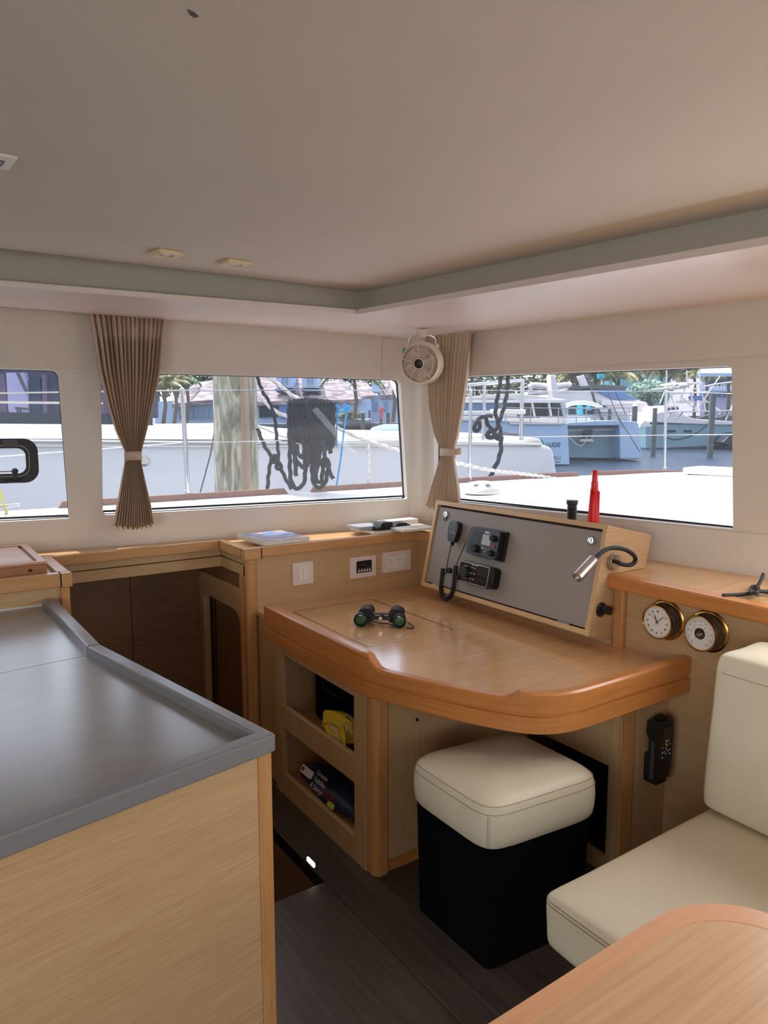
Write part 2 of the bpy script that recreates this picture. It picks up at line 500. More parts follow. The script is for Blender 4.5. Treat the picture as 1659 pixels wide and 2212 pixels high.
# glazing: lightly tinted, a little salt haze on it
glass_m = bpy.data.materials.new('tinted_saloon_glass'); glass_m.use_nodes = True
_nt = glass_m.node_tree; _nt.nodes.remove(_nt.nodes['Principled BSDF']); _out = _nt.nodes['Material Output']
_t = _nt.nodes.new('ShaderNodeBsdfTransparent'); _t.inputs['Color'].default_value = (.86, .90, .95, 1)
_g = _nt.nodes.new('ShaderNodeBsdfGlossy'); _g.inputs['Roughness'].default_value = .02; _g.inputs['Color'].default_value = (.9, .92, 1, 1)
_l = _nt.nodes.new('ShaderNodeBsdfTranslucent'); _l.inputs['Color'].default_value = (.85, .88, .95, 1)
_m1 = _nt.nodes.new('ShaderNodeMixShader'); _m1.inputs[0].default_value = .04
_m2 = _nt.nodes.new('ShaderNodeMixShader')
_lw = _nt.nodes.new('ShaderNodeFresnel'); _lw.inputs['IOR'].default_value = 1.3
_nt.links.new(_t.outputs[0], _m1.inputs[1]); _nt.links.new(_l.outputs[0], _m1.inputs[2])
_nt.links.new(_lw.outputs[0], _m2.inputs[0]); _nt.links.new(_m1.outputs[0], _m2.inputs[1]); _nt.links.new(_g.outputs[0], _m2.inputs[2])
_nt.links.new(_m2.outputs[0], _out.inputs['Surface'])
# clear plastic bag
clear_m = bpy.data.materials.new('clear_plastic_bag'); clear_m.use_nodes = True
_nt = clear_m.node_tree; _nt.nodes.remove(_nt.nodes['Principled BSDF']); _out = _nt.nodes['Material Output']
_t = _nt.nodes.new('ShaderNodeBsdfTransparent'); _g = _nt.nodes.new('ShaderNodeBsdfGlossy'); _g.inputs['Roughness'].default_value = .08
_m1 = _nt.nodes.new('ShaderNodeMixShader'); _m1.inputs[0].default_value = .22
_nt.links.new(_t.outputs[0], _m1.inputs[1]); _nt.links.new(_g.outputs[0], _m1.inputs[2]); _nt.links.new(_m1.outputs[0], _out.inputs['Surface'])

# curtain cloth lets some daylight through
_nt = curtain_m.node_tree; _o = _nt.nodes['Material Output']; _p = _nt.nodes['Principled BSDF']
_tr = _nt.nodes.new('ShaderNodeBsdfTranslucent'); _tr.inputs['Color'].default_value = lin(226, 206, 184)
_mx = _nt.nodes.new('ShaderNodeMixShader'); _mx.inputs[0].default_value = .3
_nt.links.new(_p.outputs[0], _mx.inputs[1]); _nt.links.new(_tr.outputs[0], _mx.inputs[2]); _nt.links.new(_mx.outputs[0], _o.inputs['Surface'])

# ================================================================== the cabin shell
CORNER = Vector((2.333, 3.066, 0))
FL = Fr((0.494, 3.362, 0), (1.839, -0.296, 0), (0, 0, 1))        # hull side wall, c towards the room
FR_ = Fr(CORNER, (0.213, -1.749, 0), (0, 0, 1))                  # windscreen wall
def wall_l(x): return Vector((x, 3.066 + (2.333 - x) * .161, 0))
def wall_r(y): return Vector((2.333 + (3.066 - y) * .1218, y, 0))
UC = (CORNER - FL.o).dot(FL.a)
def window_hole(F, quad, r):
    return rpoly([F.uv(*q) for q in quad], r)
W1 = rpoly([(FL.uv(125, 800)[0], FL.uv(125, 800)[1]), (-1.05, 1.748), (-1.05, 1.118), FL.uv(150, 1120)], [.035, .03, .02, .008])
W2 = window_hole(FL, [(865, 820), (218, 803), (222, 1113), (880, 1078)], [.03, .03, .012, .012])
W3 = window_hole(FR_, [(1580, 791), (937, 816), (937, 1080), (1583, 1143)], [.018, .03, .012, .012])
w4u = FR_.uv(1583, 900)[0] + .16
W4 = rpoly([(w4u + 1.5, 1.73), (w4u, 1.735), (w4u, 1.14), (w4u + 1.5, 1.14)], .02)
wl = MB().plate([(-2.75, .9), (UC, .9), (UC, 2.1), (-2.75, 2.1)], [W1, W2], -.05, 0, FL).build('wall_left', white_gel, bevel=.004); struct(wl)
wf = MB().plate([(0, .9), (5.6, .9), (5.6, 2.1), (0, 2.1)], [W3, W4], -.05, 0, FR_).build('wall_front', white_gel, bevel=.004); struct(wf)
def window(n, F, hole, lab=None):
    cx = sum(p[0] for p in hole) / len(hole); cy = sum(p[1] for p in hole) / len(hole)
    def sc(d): return [(cx + (x - cx) * (1 - d / .5), cy + (y - cy) * (1 - d / .3)) for x, y in hole]
    m = MB()
    tri = tessellate_polygon([[Vector((x, y, 0)) for x, y in sc(-.004)]])
    m.add([F(x, y, -.046) for x, y in sc(-.004)], [tuple(t) for t in tri])
    w = m.build('window_%d' % n, glass_m); struct(w)
    g = MB().plate(sc(-.006), [sc(.002)], -.05, -.036, F).build('gasket', black_r, w)
    us = [p[0] for p in hole]; zl = min(p[1] for p in hole)
    sl_ = [p for p in hole if p[1] < zl + .02]; ua, ub = min(sl_), max(sl_)
    MB().prism([(ua[0] + .004, ua[1] - .004), (ub[0] - .004, ub[1] - .004), (ub[0] - .004, ub[1] + .005), (ua[0] + .004, ua[1] + .005)], -.044, -.036, F).build('bottom_seal', black_r, w)
    return w
win1 = window(1, FL, W1); win2 = window(2, FL, W2); win3 = window(3, FR_, W3); win4 = window(4, FR_, W4)

struct(MB().prism([(p.x, p.y) for p in (wall_l(2.27) + Vector((0, -.0005, 0)), CORNER, wall_r(3.0) + Vector((-.0005, 0, 0)), wall_r(3.02) + Vector((-.006, 0, 0)), wall_l(2.30) + Vector((0, -.014, 0)))], .986, 1.97).build('trim_9', white_gel, smooth=60))
# padded headliner panels above the glass
sx, sy = FL.uv(822, 812)
hl = MB().prism(rpoly([(-2.7, 1.762), (sx, 1.757), (sx, 2.08), (-2.7, 2.08)], [.004, .02, .004, .004]), 0.0, .014, FL).build('trim_1', vinyl, bevel=.006); struct(hl)
ru = FR_.uv(1010, 806)[0]
hr = MB().prism(rpoly([(ru - .33, 1.768), (4.6, 1.752), (4.6, 2.08), (ru - .33, 2.08)], [.02, .01, 0, 0]), 0.0, .014, FR_).build('trim_2', vinyl, bevel=.006); struct(hr)
# sill ledge rounded over the shelf
# soffit (lowered white panel round the ceiling edge)
LIP = Vector((1.575, 2.498, 0))
def lip_l(x): return Vector((x, 2.498 + (1.575 - x) * .09, 0))
def lip_r(y): return Vector((1.575 + (2.498 - y) * .124, y, 0))
SZ = 1.955
seam = hit(1064, 712, FR_.o, FR_.c); seam_w = Vector((wall_r(seam.y).x, seam.y, 0))
def lift(p, z): return Vector((p.x, p.y, z))
def solid_from(poly_zs, top=2.0):
    m = MB(); n = len(poly_zs)
    m.hull([lift(p, z) for p, z in poly_zs], [lift(p, max(top, z + .02)) for p, z in poly_zs]); return m
sl = solid_from([(lip_l(-2.3), SZ), (LIP, SZ), (seam_w, SZ), (CORNER, 1.95), (wall_l(1.3), 1.972), (wall_l(.4), 1.997), (wall_l(-2.3), 2.03)], 1.975)
struct(sl.build('trim_3', soffit_m, bevel=.003))
E2 = .001
sr = solid_from([(LIP + Vector((.0015, -.002, 0)), SZ - E2), (lip_r(-2.4), SZ - E2), (wall_r(-2.4), SZ - E2), (seam_w + Vector((0, -.003, 0)), SZ - E2)], 1.975)
struct(sr.build('trim_4', soffit_m, bevel=.003))
# fascia rising from the soffit lip to the ceiling
SB = .034
def fas_l(x): return lip_l(x) + Vector((0.0, SB, 0))
def fas_r(y): return lip_r(y) + Vector((SB, 0, 0))
FC = Vector((LIP.x + SB + .012, LIP.y + SB, 0))
m = MB(); m.hull([lift(fas_l(-2.3), 1.97), lift(FC, 1.97), lift(FC + Vector((.01, .02, 0)), 1.97), lift(fas_l(-2.3) + Vector((0, .02, 0)), 1.97)],
                 [lift(fas_l(-2.3), 2.12), lift(FC, 2.12), lift(FC + Vector((.01, .02, 0)), 2.12), lift(fas_l(-2.3) + Vector((0, .02, 0)), 2.12)])
struct(m.build('trim_5', vinyl_r))
m = MB(); q = fas_r(-2.4)
m.hull([lift(FC, 1.97), lift(q, 1.97), lift(q + Vector((.02, 0, 0)), 1.97), lift(FC + Vector((.02, .01, 0)), 1.97)],
       [lift(FC, 2.12), lift(q, 2.12), lift(q + Vector((.02, 0, 0)), 2.12), lift(FC + Vector((.02, .01, 0)), 2.12)])
struct(m.build('trim_6', vinyl_r))
# ceiling panel, its edge a few centimetres off the fascia on the hull side
CZ = 2.05
cp = [(-2.4, 2.66), (.33, 2.515), (1.2, 2.50), (FC.x + .002, FC.y - .004), (q.x + .002, q.y), (-2.4, -2.4)]
ceil = MB().prism(cp, CZ, CZ + .03).build('ceiling', vinyl, bevel=.006); struct(ceil)
MB().prism([(.350, .948), (.356, .958), (.364, .962), (.368, .956), (.360, .950)], CZ - .0006, CZ).build('chip_mark', canvas_g, ceil)
struct(MB().prism([(-2.4, -2.7), (wall_r(-2.7).x, -2.7), (CORNER.x, CORNER.y), (wall_l(-2.4).x, wall_l(-2.4).y)], 2.10, 2.12).build('trim_7', vinyl_r))            # recess above the slot
# coachroof overhang outside, unseen and added, its edge stepped to shape the shelf's sun patches
roof = MB()

OH = .45
oe = [wall_l(-2.6) + Vector((0, OH, 0)), wall_l(.72) + Vector((0, OH, 0)), wall_l(.75) + Vector((0, OH + .045, 0)), wall_l(1.3) + Vector((0, OH + .04, 0)), wall_l(1.34) + Vector((0, OH - .06, 0)), wall_l(2.2) + Vector((0, OH - .10, 0)), CORNER + Vector((.12, .30, 0)), wall_r(-2.9) + Vector((.1, 0, 0)), Vector((-2.6, -2.9, 0))]
roof.prism([(p.x, p.y) for p in oe], 2.125, 2.2)
struct(roof.build('trim_8', hull_w))

# floor with the stair well cut out; two laid panels
WX, WY = 1.115, 1.985
fl = MB().box(-2.4, .45, -2.6, 3.6, -.04, 0).box(.45, WX - .001, -2.6, WY, -.04, 0).build('floor', floor_m); struct(fl)
MB().box(WX + .001, 2.5, -2.6, 3.6, -.04, 0).build('floor_panel', floor_m, fl)
# stair well walls below the floor
struct(MB().box(WX, WX + .012, WY, 3.6, -.05, -.002).build('trim_10', well_m))
struct(MB().box(WX + .002, WX + .03, WY, 3.6, -1.2, -.05).build('wall_well_front', shade_oak))
struct(MB().box(.4, WX, WY - .03, WY - .002, -1.2, -.04).build('wall_well_near', shade_oak))
struct(MB().box(.4, WX, WY, 3.6, -1.24, -1.2).build('trim_11', floor_m))
st = MB().box(.45, WX, 2.9, 3.5, -.62, -.58).build('stair_tread', floor_m); tag(st, 'dark tread of the steps down into the hull well', 'step')
led = thing('courtesy_light', (WX - .004, 2.15, -.03), 'small glowing courtesy light on the edge of the stair well', 'light')
lp = at_x(675, 1861, WX - .002)
led.location = lp; WLOC[led.name] = lp.copy()
MB().box(-.006, .0, -.034, .034, -.012, .012, Fr(lp, (1, 0, 0), (0, 1, 0))).build('bezel', steel, led)
MB().box(-.009, -.004, -.024, .024, -.007, .007, Fr(lp, (1, 0, 0), (0, 1, 0))).build('lens', lamp_white, led)
# walls out of view, behind the camera
wr = MB().plate([(-3.2, -.1), (2.7, -.1), (2.7, 2.12), (-3.2, 2.12)], [[(-.2, .02), (1.9, .02), (1.9, 1.95), (-.2, 1.95)]], 0, .05, Fr((-2.4, 0, 0), (0, -1, 0), (0, 0, 1))); struct(wr.build('wall_rear', white_gel))
ws = MB().plate([(-2.4, -.1), (3.2, -.1), (3.2, 2.12), (-2.4, 2.12)], [[(-1.6, 1.1), (2.0, 1.1), (2.0, 1.8), (-1.6, 1.8)]], 0, .05, Fr((0, -2.65, 0), (1, 0, 0), (0, 0, 1))); struct(ws.build('wall_right', white_gel))
# inner hull panel behind the stairs, with upright seam
struct(MB().box(.45, .905, 3.45, 3.47, -1.2, .92).box(.908, 2.2, 3.45, 3.47, -1.2, .92).build('wall_hull_lining', shade_oak))

# ================================================================== shelf round the window walls
SHZ = .985
sh = MB().prism([(-2.3, 3.125), (1.225, 3.125), (1.225, 2.86), (2.16, 2.86), (2.16, 1.2), (2.16, -2.0), (wall_r(-2.0).x, -2.0), (wall_r(1.2).x, 1.2), (2.333, 3.066), (wall_l(-2.3).x, wall_l(-2.3).y)], .955, SHZ)
shelf = sh.build('window_shelf', oak_lx, bevel=.002)
tag(shelf, 'long oak shelf running under the windows round the cabin corner', 'shelf')
m = MB().box(.52, 1.2165, 3.105, 3.13, .957, 1.0).build('fiddle_rail', fiddle_h, shelf, bevel=.004)
MB().box(1.217, 1.2475, 2.8655, 3.13, .957, 1.0).build('fiddle_rail', fiddle_h, shelf, bevel=.003)
MB().box(1.217, 1.2925, 2.822, 2.860, .950, 1.0).build('corner_block', fiddle_h, shelf, bevel=.003)
MB().box(1.296, 2.15, 2.828, 2.862, .957, 1.0).build('fiddle_rail', fiddle_h, shelf, bevel=.004)
MB().box(2.118, 2.152, 2.60, 2.8275, .957, 1.0).build('fiddle_rail', fiddle_h, shelf, bevel=.003)
MB().box(2.118, 2.18, -1.9, 1.675, .937, .990).build('front_lip', solid_h, shelf, bevel=.008, seg=3)
MB().box(1.219, 1.298, 2.826, 2.867, .952, .9975).build('dark_joint', seam_m, shelf)
# strips under the rails
MB().box(.52, 1.235, 3.135, 3.155, .925, .957).box(.52, 1.235, 3.128, 3.155, .876, .921).build('under_rail', oak_h, shelf)
MB().box(1.238, 1.26, 2.862, 3.15, .925, .957).box(1.232, 1.26, 2.862, 3.15, .876, .921).build('under_rail', oak_h, shelf)
# post at the corner of the niche
struct(MB().box(1.232, 1.282, 2.845, 2.885, -.0, .950).build('trim_12', solid_v, bevel=.012, seg=3))
struct(MB().box(1.224, 1.236, 2.885, 2.905, .0, .876).build('trim_13', solid_v))
# panel behind the desk and along the wall under the shelf
struct(MB().box(1.284, 2.17, 2.86, 2.88, .0, .956).build('wall_desk_back', oak_h))
struct(MB().box(2.17, 2.19, -2.0, 1.62, .0, .94).box(2.17, 2.19, 1.6695, 2.86, .0, .957).build('wall_desk_side', oak_h))
struct(MB().box(2.150, 2.185, 1.622, 1.668, .60, .9369).build('trim_14', solid_v, bevel=.008))
# side of the niche: upper panel, rounded door surround and recessed door
FN = Fr((1.25, 2.86, 0), (0, 1, 0), (0, 0, 1), (-1, 0, 0))
struct(MB().plate([(.0, -.9), (.60, -.9), (.60, .878), (.0, .878)], [rpoly([(.05, -.85), (.56, -.85), (.56, .80), (.05, .80)], [0, 0, .05, .09])], -.03, 0, FN).build('wall_niche', shade_oak))
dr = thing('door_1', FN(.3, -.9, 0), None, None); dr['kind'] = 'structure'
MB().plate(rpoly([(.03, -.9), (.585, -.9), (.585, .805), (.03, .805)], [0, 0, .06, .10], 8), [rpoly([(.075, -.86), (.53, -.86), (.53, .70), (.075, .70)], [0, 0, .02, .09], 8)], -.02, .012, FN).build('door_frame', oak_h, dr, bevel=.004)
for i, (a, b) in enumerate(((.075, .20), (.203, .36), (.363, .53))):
    MB().box(a, b, -.86, .71, -.05, -.035, FN).build('door_board', shade_oak, dr)
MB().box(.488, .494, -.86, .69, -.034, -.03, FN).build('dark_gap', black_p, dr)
struct(MB().box(1.30, 1.32, 2.885, 3.5, -.9, .95).build('wall_niche_inner', shade_oak))

# ================================================================== recessed downlights
def downlight(p, ang, lab):
    t = thing('downlight', p, lab, 'ceiling light', 'downlights by the cove')
    F = Fr(p, (cos(ang), sin(ang), 0), (-sin(ang), cos(ang), 0), (0, 0, 1))
    F.c = Vector((0, 0, -1))
    MB().plate([(-.040, -.040), (.040, -.040), (.040, .040), (-.040, .040)], [circ(0, 0, .025)], 0, .012, F).build('bezel', beige_bezel, t, bevel=.003)
    MB().lathe([(.0262, .004), (.02, .0085), (.001, .010)], F, 24).build('lens', frost, t, smooth=40)
    return t
downlight(Vector((.748, 2.28, CZ)), .2, 'square beige downlight on the ceiling above the curtain')
downlight(Vector((.976, 2.29, CZ)), .08, 'square beige downlight nearer the cabin corner, beside its twin')
F = Fr((.20, 1.672, CZ), (1, .06, 0), (.06, -1, 0), (0, 0, -1))
t = thing('touch_switch', F(0, 0, 0), 'white square touch switch on the ceiling at the picture edge', 'switch')
t['label'] = 'white square touch switch set alone in the ceiling'
MB().box(-.05, .05, -.042, .042, 0, .006, F).build('switch_plate', white_p, t, bevel=.002)
MB().plate([(-.02, -.02), (.032, -.02), (.032, .014), (-.02, .014)], [[(-.016, -.016), (.028, -.016), (.028, .010), (-.016, .010)]], .006, .007, F).build('touch_pad', black_p, t)

# ================================================================== galley counter in the foreground
gz0, gz1, gt = .885, .915, .877
O = [(.457, 2.742), (.460, 2.088), (.607, 1.274), (.10, 1.177), (-.85, .995)]
I_ = [(.417, 2.742), (.424, 2.088), (.570, 1.303), (.106, 1.221), (-.85, 1.04)]
g = thing('galley_counter', (.1, 1.9, 0), 'grey topped galley counter with raised grey edge and oak front', 'counter')
MB().prism([(-.9, 2.745), (.43, 2.745), (.436, 2.089), (-.9, 1.93)], .86, .8895).build('worktop_panel', worktop, g)
MB().prism([(-.9, 1.927), (.436, 2.086), (.58, 1.29), (.10, 1.205), (-.9, 1.02)], .86, .8895).build('worktop_panel', worktop, g)
MB().prism([(-.9, 1.925), (.436, 2.0845), (.436, 2.0905), (-.9, 1.932)], .85, .8885).build('seam', seam_m, g)
def rail(a, b, c, d, z0=gt, z1=gz1): return MB().prism([a, b, c, d], z0, z1)
rail(O[0], (O[1][0], O[1][1] + .0006), (I_[1][0], I_[1][1] + .0006), I_[0]).build('raised_edge', worktop_t, g, bevel=.005, seg=3)
MB().prism([(O[1][0], O[1][1] - .001), O[2], O[3], O[4], I_[4], I_[3], I_[2], (I_[1][0], I_[1][1] - .001)], gt, gz1).build('raised_edge', worktop_t, g, bevel=.005, seg=3)
# oak front and side
def off(p, d, n): return (p[0] + n[0] * d, p[1] + n[1] * d)
MB().prism([(.435, 2.74), (.437, 2.09), (.55, 1.34), (.577, 1.30), (.56, 1.30), (.40, 2.08), (.40, 2.74)][::-1], 0, gt).build('side_panel', oak_h, g)
ux, uy = (.507 / .516), (.097 / .516)
def fr(d, n=0): return (.600 - ux * d + uy * n, 1.281 - uy * d - ux * n)
def frn(d, n=0): return (.600 - ux * d - uy * n * -1, 1.281 - uy * d - n)
MB().prism([frn(.033, -.002), frn(1.5, -.002), frn(1.5, -.024), frn(.033, -.024)], 0, gt).build('front_panel', oak_h, g)
MB().prism([frn(.0, .001), frn(.032, .001), frn(.032, -.03), frn(.004, -.036)], 0, gt).build('corner_post', solid_v, g, bevel=.003)

# ================================================================== low cabinet with the chopping board behind the galley
c = thing('galley_end_cabinet', (.0, 3.0, 0), 'oak cabinet behind the grey counter with a railed top', 'cabinet')
MB().box(-1.6, .481, 2.758, 2.775, 0, .955).build('front_panel', oak_h, c)
MB().box(.48, .51, 2.745, 2.785, 0, .950).build('corner_post', solid_v, c, bevel=.004)
MB().box(.485, .505, 2.785, 3.45, -.9, .953).build('side_panel', oak_h, c)
MB().box(-1.6, .4792, 2.738, 2.775, .950, 1.0).build('fiddle_rail', fiddle_h, c, bevel=.004)
MB().box(.483, .519, 2.735, 2.7745, .948, 1.0).build('corner_block', fiddle_h, c, bevel=.004)
MB().box(.475, .517, 2.777, 3.125, .957, 1.0).build('fiddle_rail', fiddle_h, c, bevel=.004)
MB().box(-1.6, .48, 2.77, 3.127, .955, .984).build('cabinet_top', oak_lx, c)
MB().box(-.9, .417, 2.752, 2.759, .8885, .895).build('sealant_bead', white_p, c)
MB().box(.477, .5175, 2.74, 2.779, .950, .9985).build('dark_joint', seam_m, c)
# chopping board
B0 = at_z(102, 1214, 1.035); B1 = at_z(54, 1172, 1.035)
bd = thing('cutting_board', (.2, 3.0, SHZ + .002), 'thick worn wooden cutting board with a juice groove on the cabinet', 'cutting board')
bx1, by0, by1 = .450, 2.815, 3.262
MB().prism([(bx1, by0), (bx1, by1), (-.1, by1), (-.1, by0)][::-1], SHZ + .002, 1.026).build('board_edge', board_s, bd, bevel=.003)
MB().plate([(bx1, by0), (bx1, by1), (-.1, by1), (-.1, by0)][::-1], [[(bx1 - .026, by0 + .026), (bx1 - .026, by1 - .026), (-.08, by1 - .026), (-.08, by0 + .026)][::-1]], 1.026, 1.036).build('board_rim', board_m, bd, bevel=.002)
MB().box(-.08, bx1 - .04, by0 + .040, by1 - .040, 1.026, 1.0345).build('board_face', board_m, bd, bevel=.002)
MB().ball((bx1 - .055, by0, 1.008), .006, 8, (1.3, .15, 1)).build('knot', seam_m, bd, smooth=60)

# ================================================================== chart desk
dk = thing('chart_desk', (1.75, 2.1, .64), 'oak chart desk with moulded raised edge in the cabin corner', 'desk')
OUT = [(1.245, 2.705), (1.245, 1.965)]
diag = [(1.252, 1.93), (1.268, 1.875), (1.310, 1.76), (1.375, 1.605), (1.435, 1.49), (1.480, 1.425), (1.535, 1.384), (1.60, 1.362), (1.70, 1.356), (2.166, 1.356)]
outl = OUT + diag
path = [Vector((x, y)) for x, y in outl]
path = [path[0], path[0].lerp(path[1], .5), path[1]] + [Vector(p[:2]) for p in smooth_path([Vector((x, y, 0)) for x, y in diag], 2)]
def ztop(p, i):
    if p.y > 1.955 and p.x < 1.27: return .782
    if p.x < 1.30 and p.y > 1.86: return .782 + (.737 - .782) * min(1, max(0, (1.935 - p.y) / .045))
    if p.y > 1.475: return .737
    s = min(1, max(0, (1.475 - p.y) / .022))
    return .737 + .021 * s
# denser samples where the rim steps
dense = []
for a, b in zip(path, path[1:]):
    n = max(1, int((b - a).length / .012)); dense += [a.lerp(b, k / n) for k in range(n)]
dense.append(path[-1])
def offs(ps, d):
    out = []
    for i, p in enumerate(ps):
        a = ps[max(0, i - 1)]; b = ps[min(len(ps) - 1, i + 1)]
        t = (b - a).normalized(); n = Vector((-t.y, t.x)); n = n if n.dot(Vector((1.8, 2.2)) - p) > 0 else -n
        out.append(p + n * d)
    return out
prof = [(.004, .634), (0, .638), (0, .684), (.008, .687), (.008, .693), (0, .697), (0, -.006), (.006, 0), (.030, 0), (.036, -.006), (.036, .70), (.036, .634)]
cache = {d: offs(dense, d) for d, _ in prof}
m = MB(); n = len(prof); pts = []
for i, p in enumerate(dense):
    zt = ztop(p, i)
    for d, z in prof:
        q = cache[d][i]; pts.append(Vector((q.x, q.y, z if z > .3 else zt + z)))
fs = [(i * n + k, i * n + (k + 1) % n, (i + 1) * n + (k + 1) % n, (i + 1) * n + k) for i in range(len(dense) - 1) for k in range(n)]
fs += [tuple(range(n)), tuple((len(dense) - 1) * n + k for k in range(n))[::-1]]
m.add(pts, fs); m.build('moulded_edge', solid_h, dk, smooth=28)
inner = [(p.x, p.y) for p in offs(dense, .034)][::6]
top_out = [(1.279, 2.86), (2.17, 2.86), (2.17, 1.39)] + inner[::-1]
hx0, hx1, hy0, hy1 = 1.398, 1.806, 2.152, 2.748
gap = .0
MB().plate(top_out, [[(hx0, hy0), (hx1, hy0), (hx1, hy1), (hx0, hy1)]], .70, .720).build('desktop', oak_x, dk)
MB().box(hx0 + .0055, hx1 - .0055, hy0 + .0055, hy1 - .0055, .702, .7197).build('hatch_lid', oak_x, dk, bevel=.0008)
MB().plate([(hx0 + .0003, hy0 + .0003), (hx1 - .0003, hy0 + .0003), (hx1 - .0003, hy1 - .0003), (hx0 + .0003, hy1 - .0003)], [[(hx0 + .0052, hy0 + .0052), (hx1 - .0052, hy0 + .0052), (hx1 - .0052, hy1 - .0052), (hx0 + .0052, hy1 - .0052)]], .69, .7192).build('hatch_seam', seam_m, dk)

# ================================================================== open shelf cabinet under the desk
sc = thing('open_shelf_cabinet', (1.4, 2.2, 0), 'oak cabinet under the desk with two open cubbyholes', 'cabinet')
FS = Fr((1.26, 1.945, 0), (0, 1, 0), (0, 0, 1), (-1, 0, 0))
def ys(y): return y - 1.945
MB().plate([(0.008, 0.0), (.70, 0.0), (.70, .636), (.008, .636)], [[(ys(2.028), .388), (ys(2.575), .388), (ys(2.575), .604), (ys(2.028), .604)], [(ys(2.028), .095), (ys(2.575), .095), (ys(2.575), .292), (ys(2.028), .292)]], -.02, 0, FS).build('face_frame', oak_v, sc, bevel=.002)
MB().box(1.28, 1.62, 2.0, 2.60, .318, .333).build('shelf_board', oak_lx, sc)
MB().box(1.28, 1.62, 2.0, 2.60, .055, .07).build('shelf_board', oak_lx, sc)
MB().box(1.62, 1.635, 1.93, 2.62, .0, .634).build('back_panel', oak_h, sc)
MB().box(1.28, 1.62, 2.59, 2.605, .0, .634).build('side_panel', oak_h, sc)
MB().box(1.28, 1.62, 1.995, 2.01, .0, .634).build('side_panel', oak_h, sc)
MB().prism([(1.262, 1.9515), (1.262, 1.915), (1.275, 1.90), (1.318, 1.90), (1.318, 1.92), (1.29, 1.9515)], 0, .636).build('corner_post', solid_v, sc, bevel=.006, seg=3)
MB().box(1.320, 1.4495, 1.904, 1.92, .05, .636).build('front_panel', oak_v, sc)
MB().box(1.27, 1.452, 1.912, 1.925, .0, .05).build('plinth', solid_h, sc)
MB().box(1.451, 1.93, 1.904, 1.92, .0, .70).build('cupboard_door', oak_v, sc)
MB().lathe([(.006, 0), (.006, .004), (.001, .005)], Fr((1.437, 1.904, .522), (1, 0, 0), (0, 0, 1), (0, -1, 0)), 12).build('screw_cap', black_p, sc)
struct(MB().box(1.283, 1.30, 2.62, 2.845, 0, .70).build('trim_15', oak_v))
# pedestal on the wall side, with its dark opening
pd = thing('desk_pedestal', (2.05, 1.6, 0), 'oak pedestal holding up the wall end of the desk', 'cabinet')
FP = Fr((1.93, 1.9, 0), (0, -1, 0), (0, 0, 1), (-1, 0, 0))
MB().plate([(0, 0), (.452, 0), (.452, .636), (0, .636)], [[(.02, .06), (.413, .06), (.413, .388), (.02, .388)]], -.018, 0, FP).build('side_panel', oak_v, pd)
MB().box(1.928, 1.990, 1.430, 1.447, 0, .636).prism([(1.928, 1.447), (1.928, 1.430), (1.935, 1.4295), (1.945, 1.447)], 0, .636).build('corner_post', solid_v, pd, bevel=.006, seg=3)
MB().box(1.9915, 2.17, 1.4330, 1.447, 0, .636).build('front_panel', oak_v, pd)
MB().box(2.12, 2.13, 1.46, 1.9, 0, .60).build('inner_back', black_p, pd)

# ================================================================== things in the cubbyholes
bag = thing('black_case', (1.45, 2.33, .333), 'black soft case in the upper cubbyhole', 'case')
MB().box(1.372, 1.59, 2.11, 2.515, .333, .56).build('case_body', black_v, bag, bevel=.02, seg=4)
MB().tube([(1.370, 2.27, .52), (1.362, 2.27, .49), (1.362, 2.42, .49), (1.370, 2.42, .52)], .006, 6).build('handle', black_r, bag, smooth=60)
yb = thing('strap_bag', (1.33, 2.09, .333), 'clear plastic bag with a folded yellow strap in the upper cubbyhole', 'bag')
random.seed(11)
pts = []
for i in range(46):
    t = i / 45
    a = t * 2 * pi * 4.3
    pts.append(Vector((1.315 + .03 * sin(a * .7) , 2.215 + .080 * cos(a) - .02 * t, .382 + .028 * sin(a) + .045 * abs(sin(t * 5)))))
m = MB()
w = []
for i, p in enumerate(smooth_path(pts, 1)):
    wv = Vector((.25, .35, 1)).normalized() * .022
    w.append((p - wv, p + wv))
m.add([q for a in w for q in a], [(2 * i, 2 * i + 1, 2 * i + 3, 2 * i + 2) for i in range(len(w) - 1)])
yel = mat('yellow_webbing', (226, 190, 30), .6, bump=.4, bscale=400)
m.build('yellow_strap', yel, yb, solid=.003)
m = MB()
for k in range(3):
    ph = k * 2
    def wrap(u, v, ph=ph):
        th = 2 * pi * u; r = 1 + .22 * sin(7 * th + 9 * v + ph) * sin(pi * v)
        return Vector((1.32 + .040 * r * sin(pi * v) * cos(th), 2.205 + (.115 + .004 * k) * r * sin(pi * v) * sin(th), .335 + .135 * v + .012 * sin(5 * th + ph)))
    m.grid(wrap, 28, 10, True)
    break
m.build('clear_wrap', clear_m, yb)
pk = thing('life_vest_pack', (1.36, 2.25, .07), 'dark printed life vest package lying in the lower cubbyhole', 'package')
cover = mat('pack_navy_print', (42, 54, 84), .35, var=.25, vscale=30)
def pack(u, v):
    a = 2 * pi * u; y = 2.565 - v * .50
    s = sin(pi * min(1, max(0, v * .96 + .02))) ** .35
    return Vector((1.36 + .075 * cos(a) * s, y, .072 + (.042 + .006 * sin(9 * v)) * (1 + sin(a)) * s + .004 * sin(14 * v + 3 * a)))
MB().grid(pack, 28, 26, True).build('pack_body', cover, pk, smooth=60)
FPk = Fr((1.315, 2.265, .142), (0, -1, -.06), (.62, 0, .78))
FPk.c = FPk.a.cross(FPk.b).normalized()
if FPk.c.x > 0: FPk.c = -FPk.c
FPk = Fr((1.300, 2.34, .132), (0, -1, 0), (.55, 0, .83), (-.83, 0, .55))
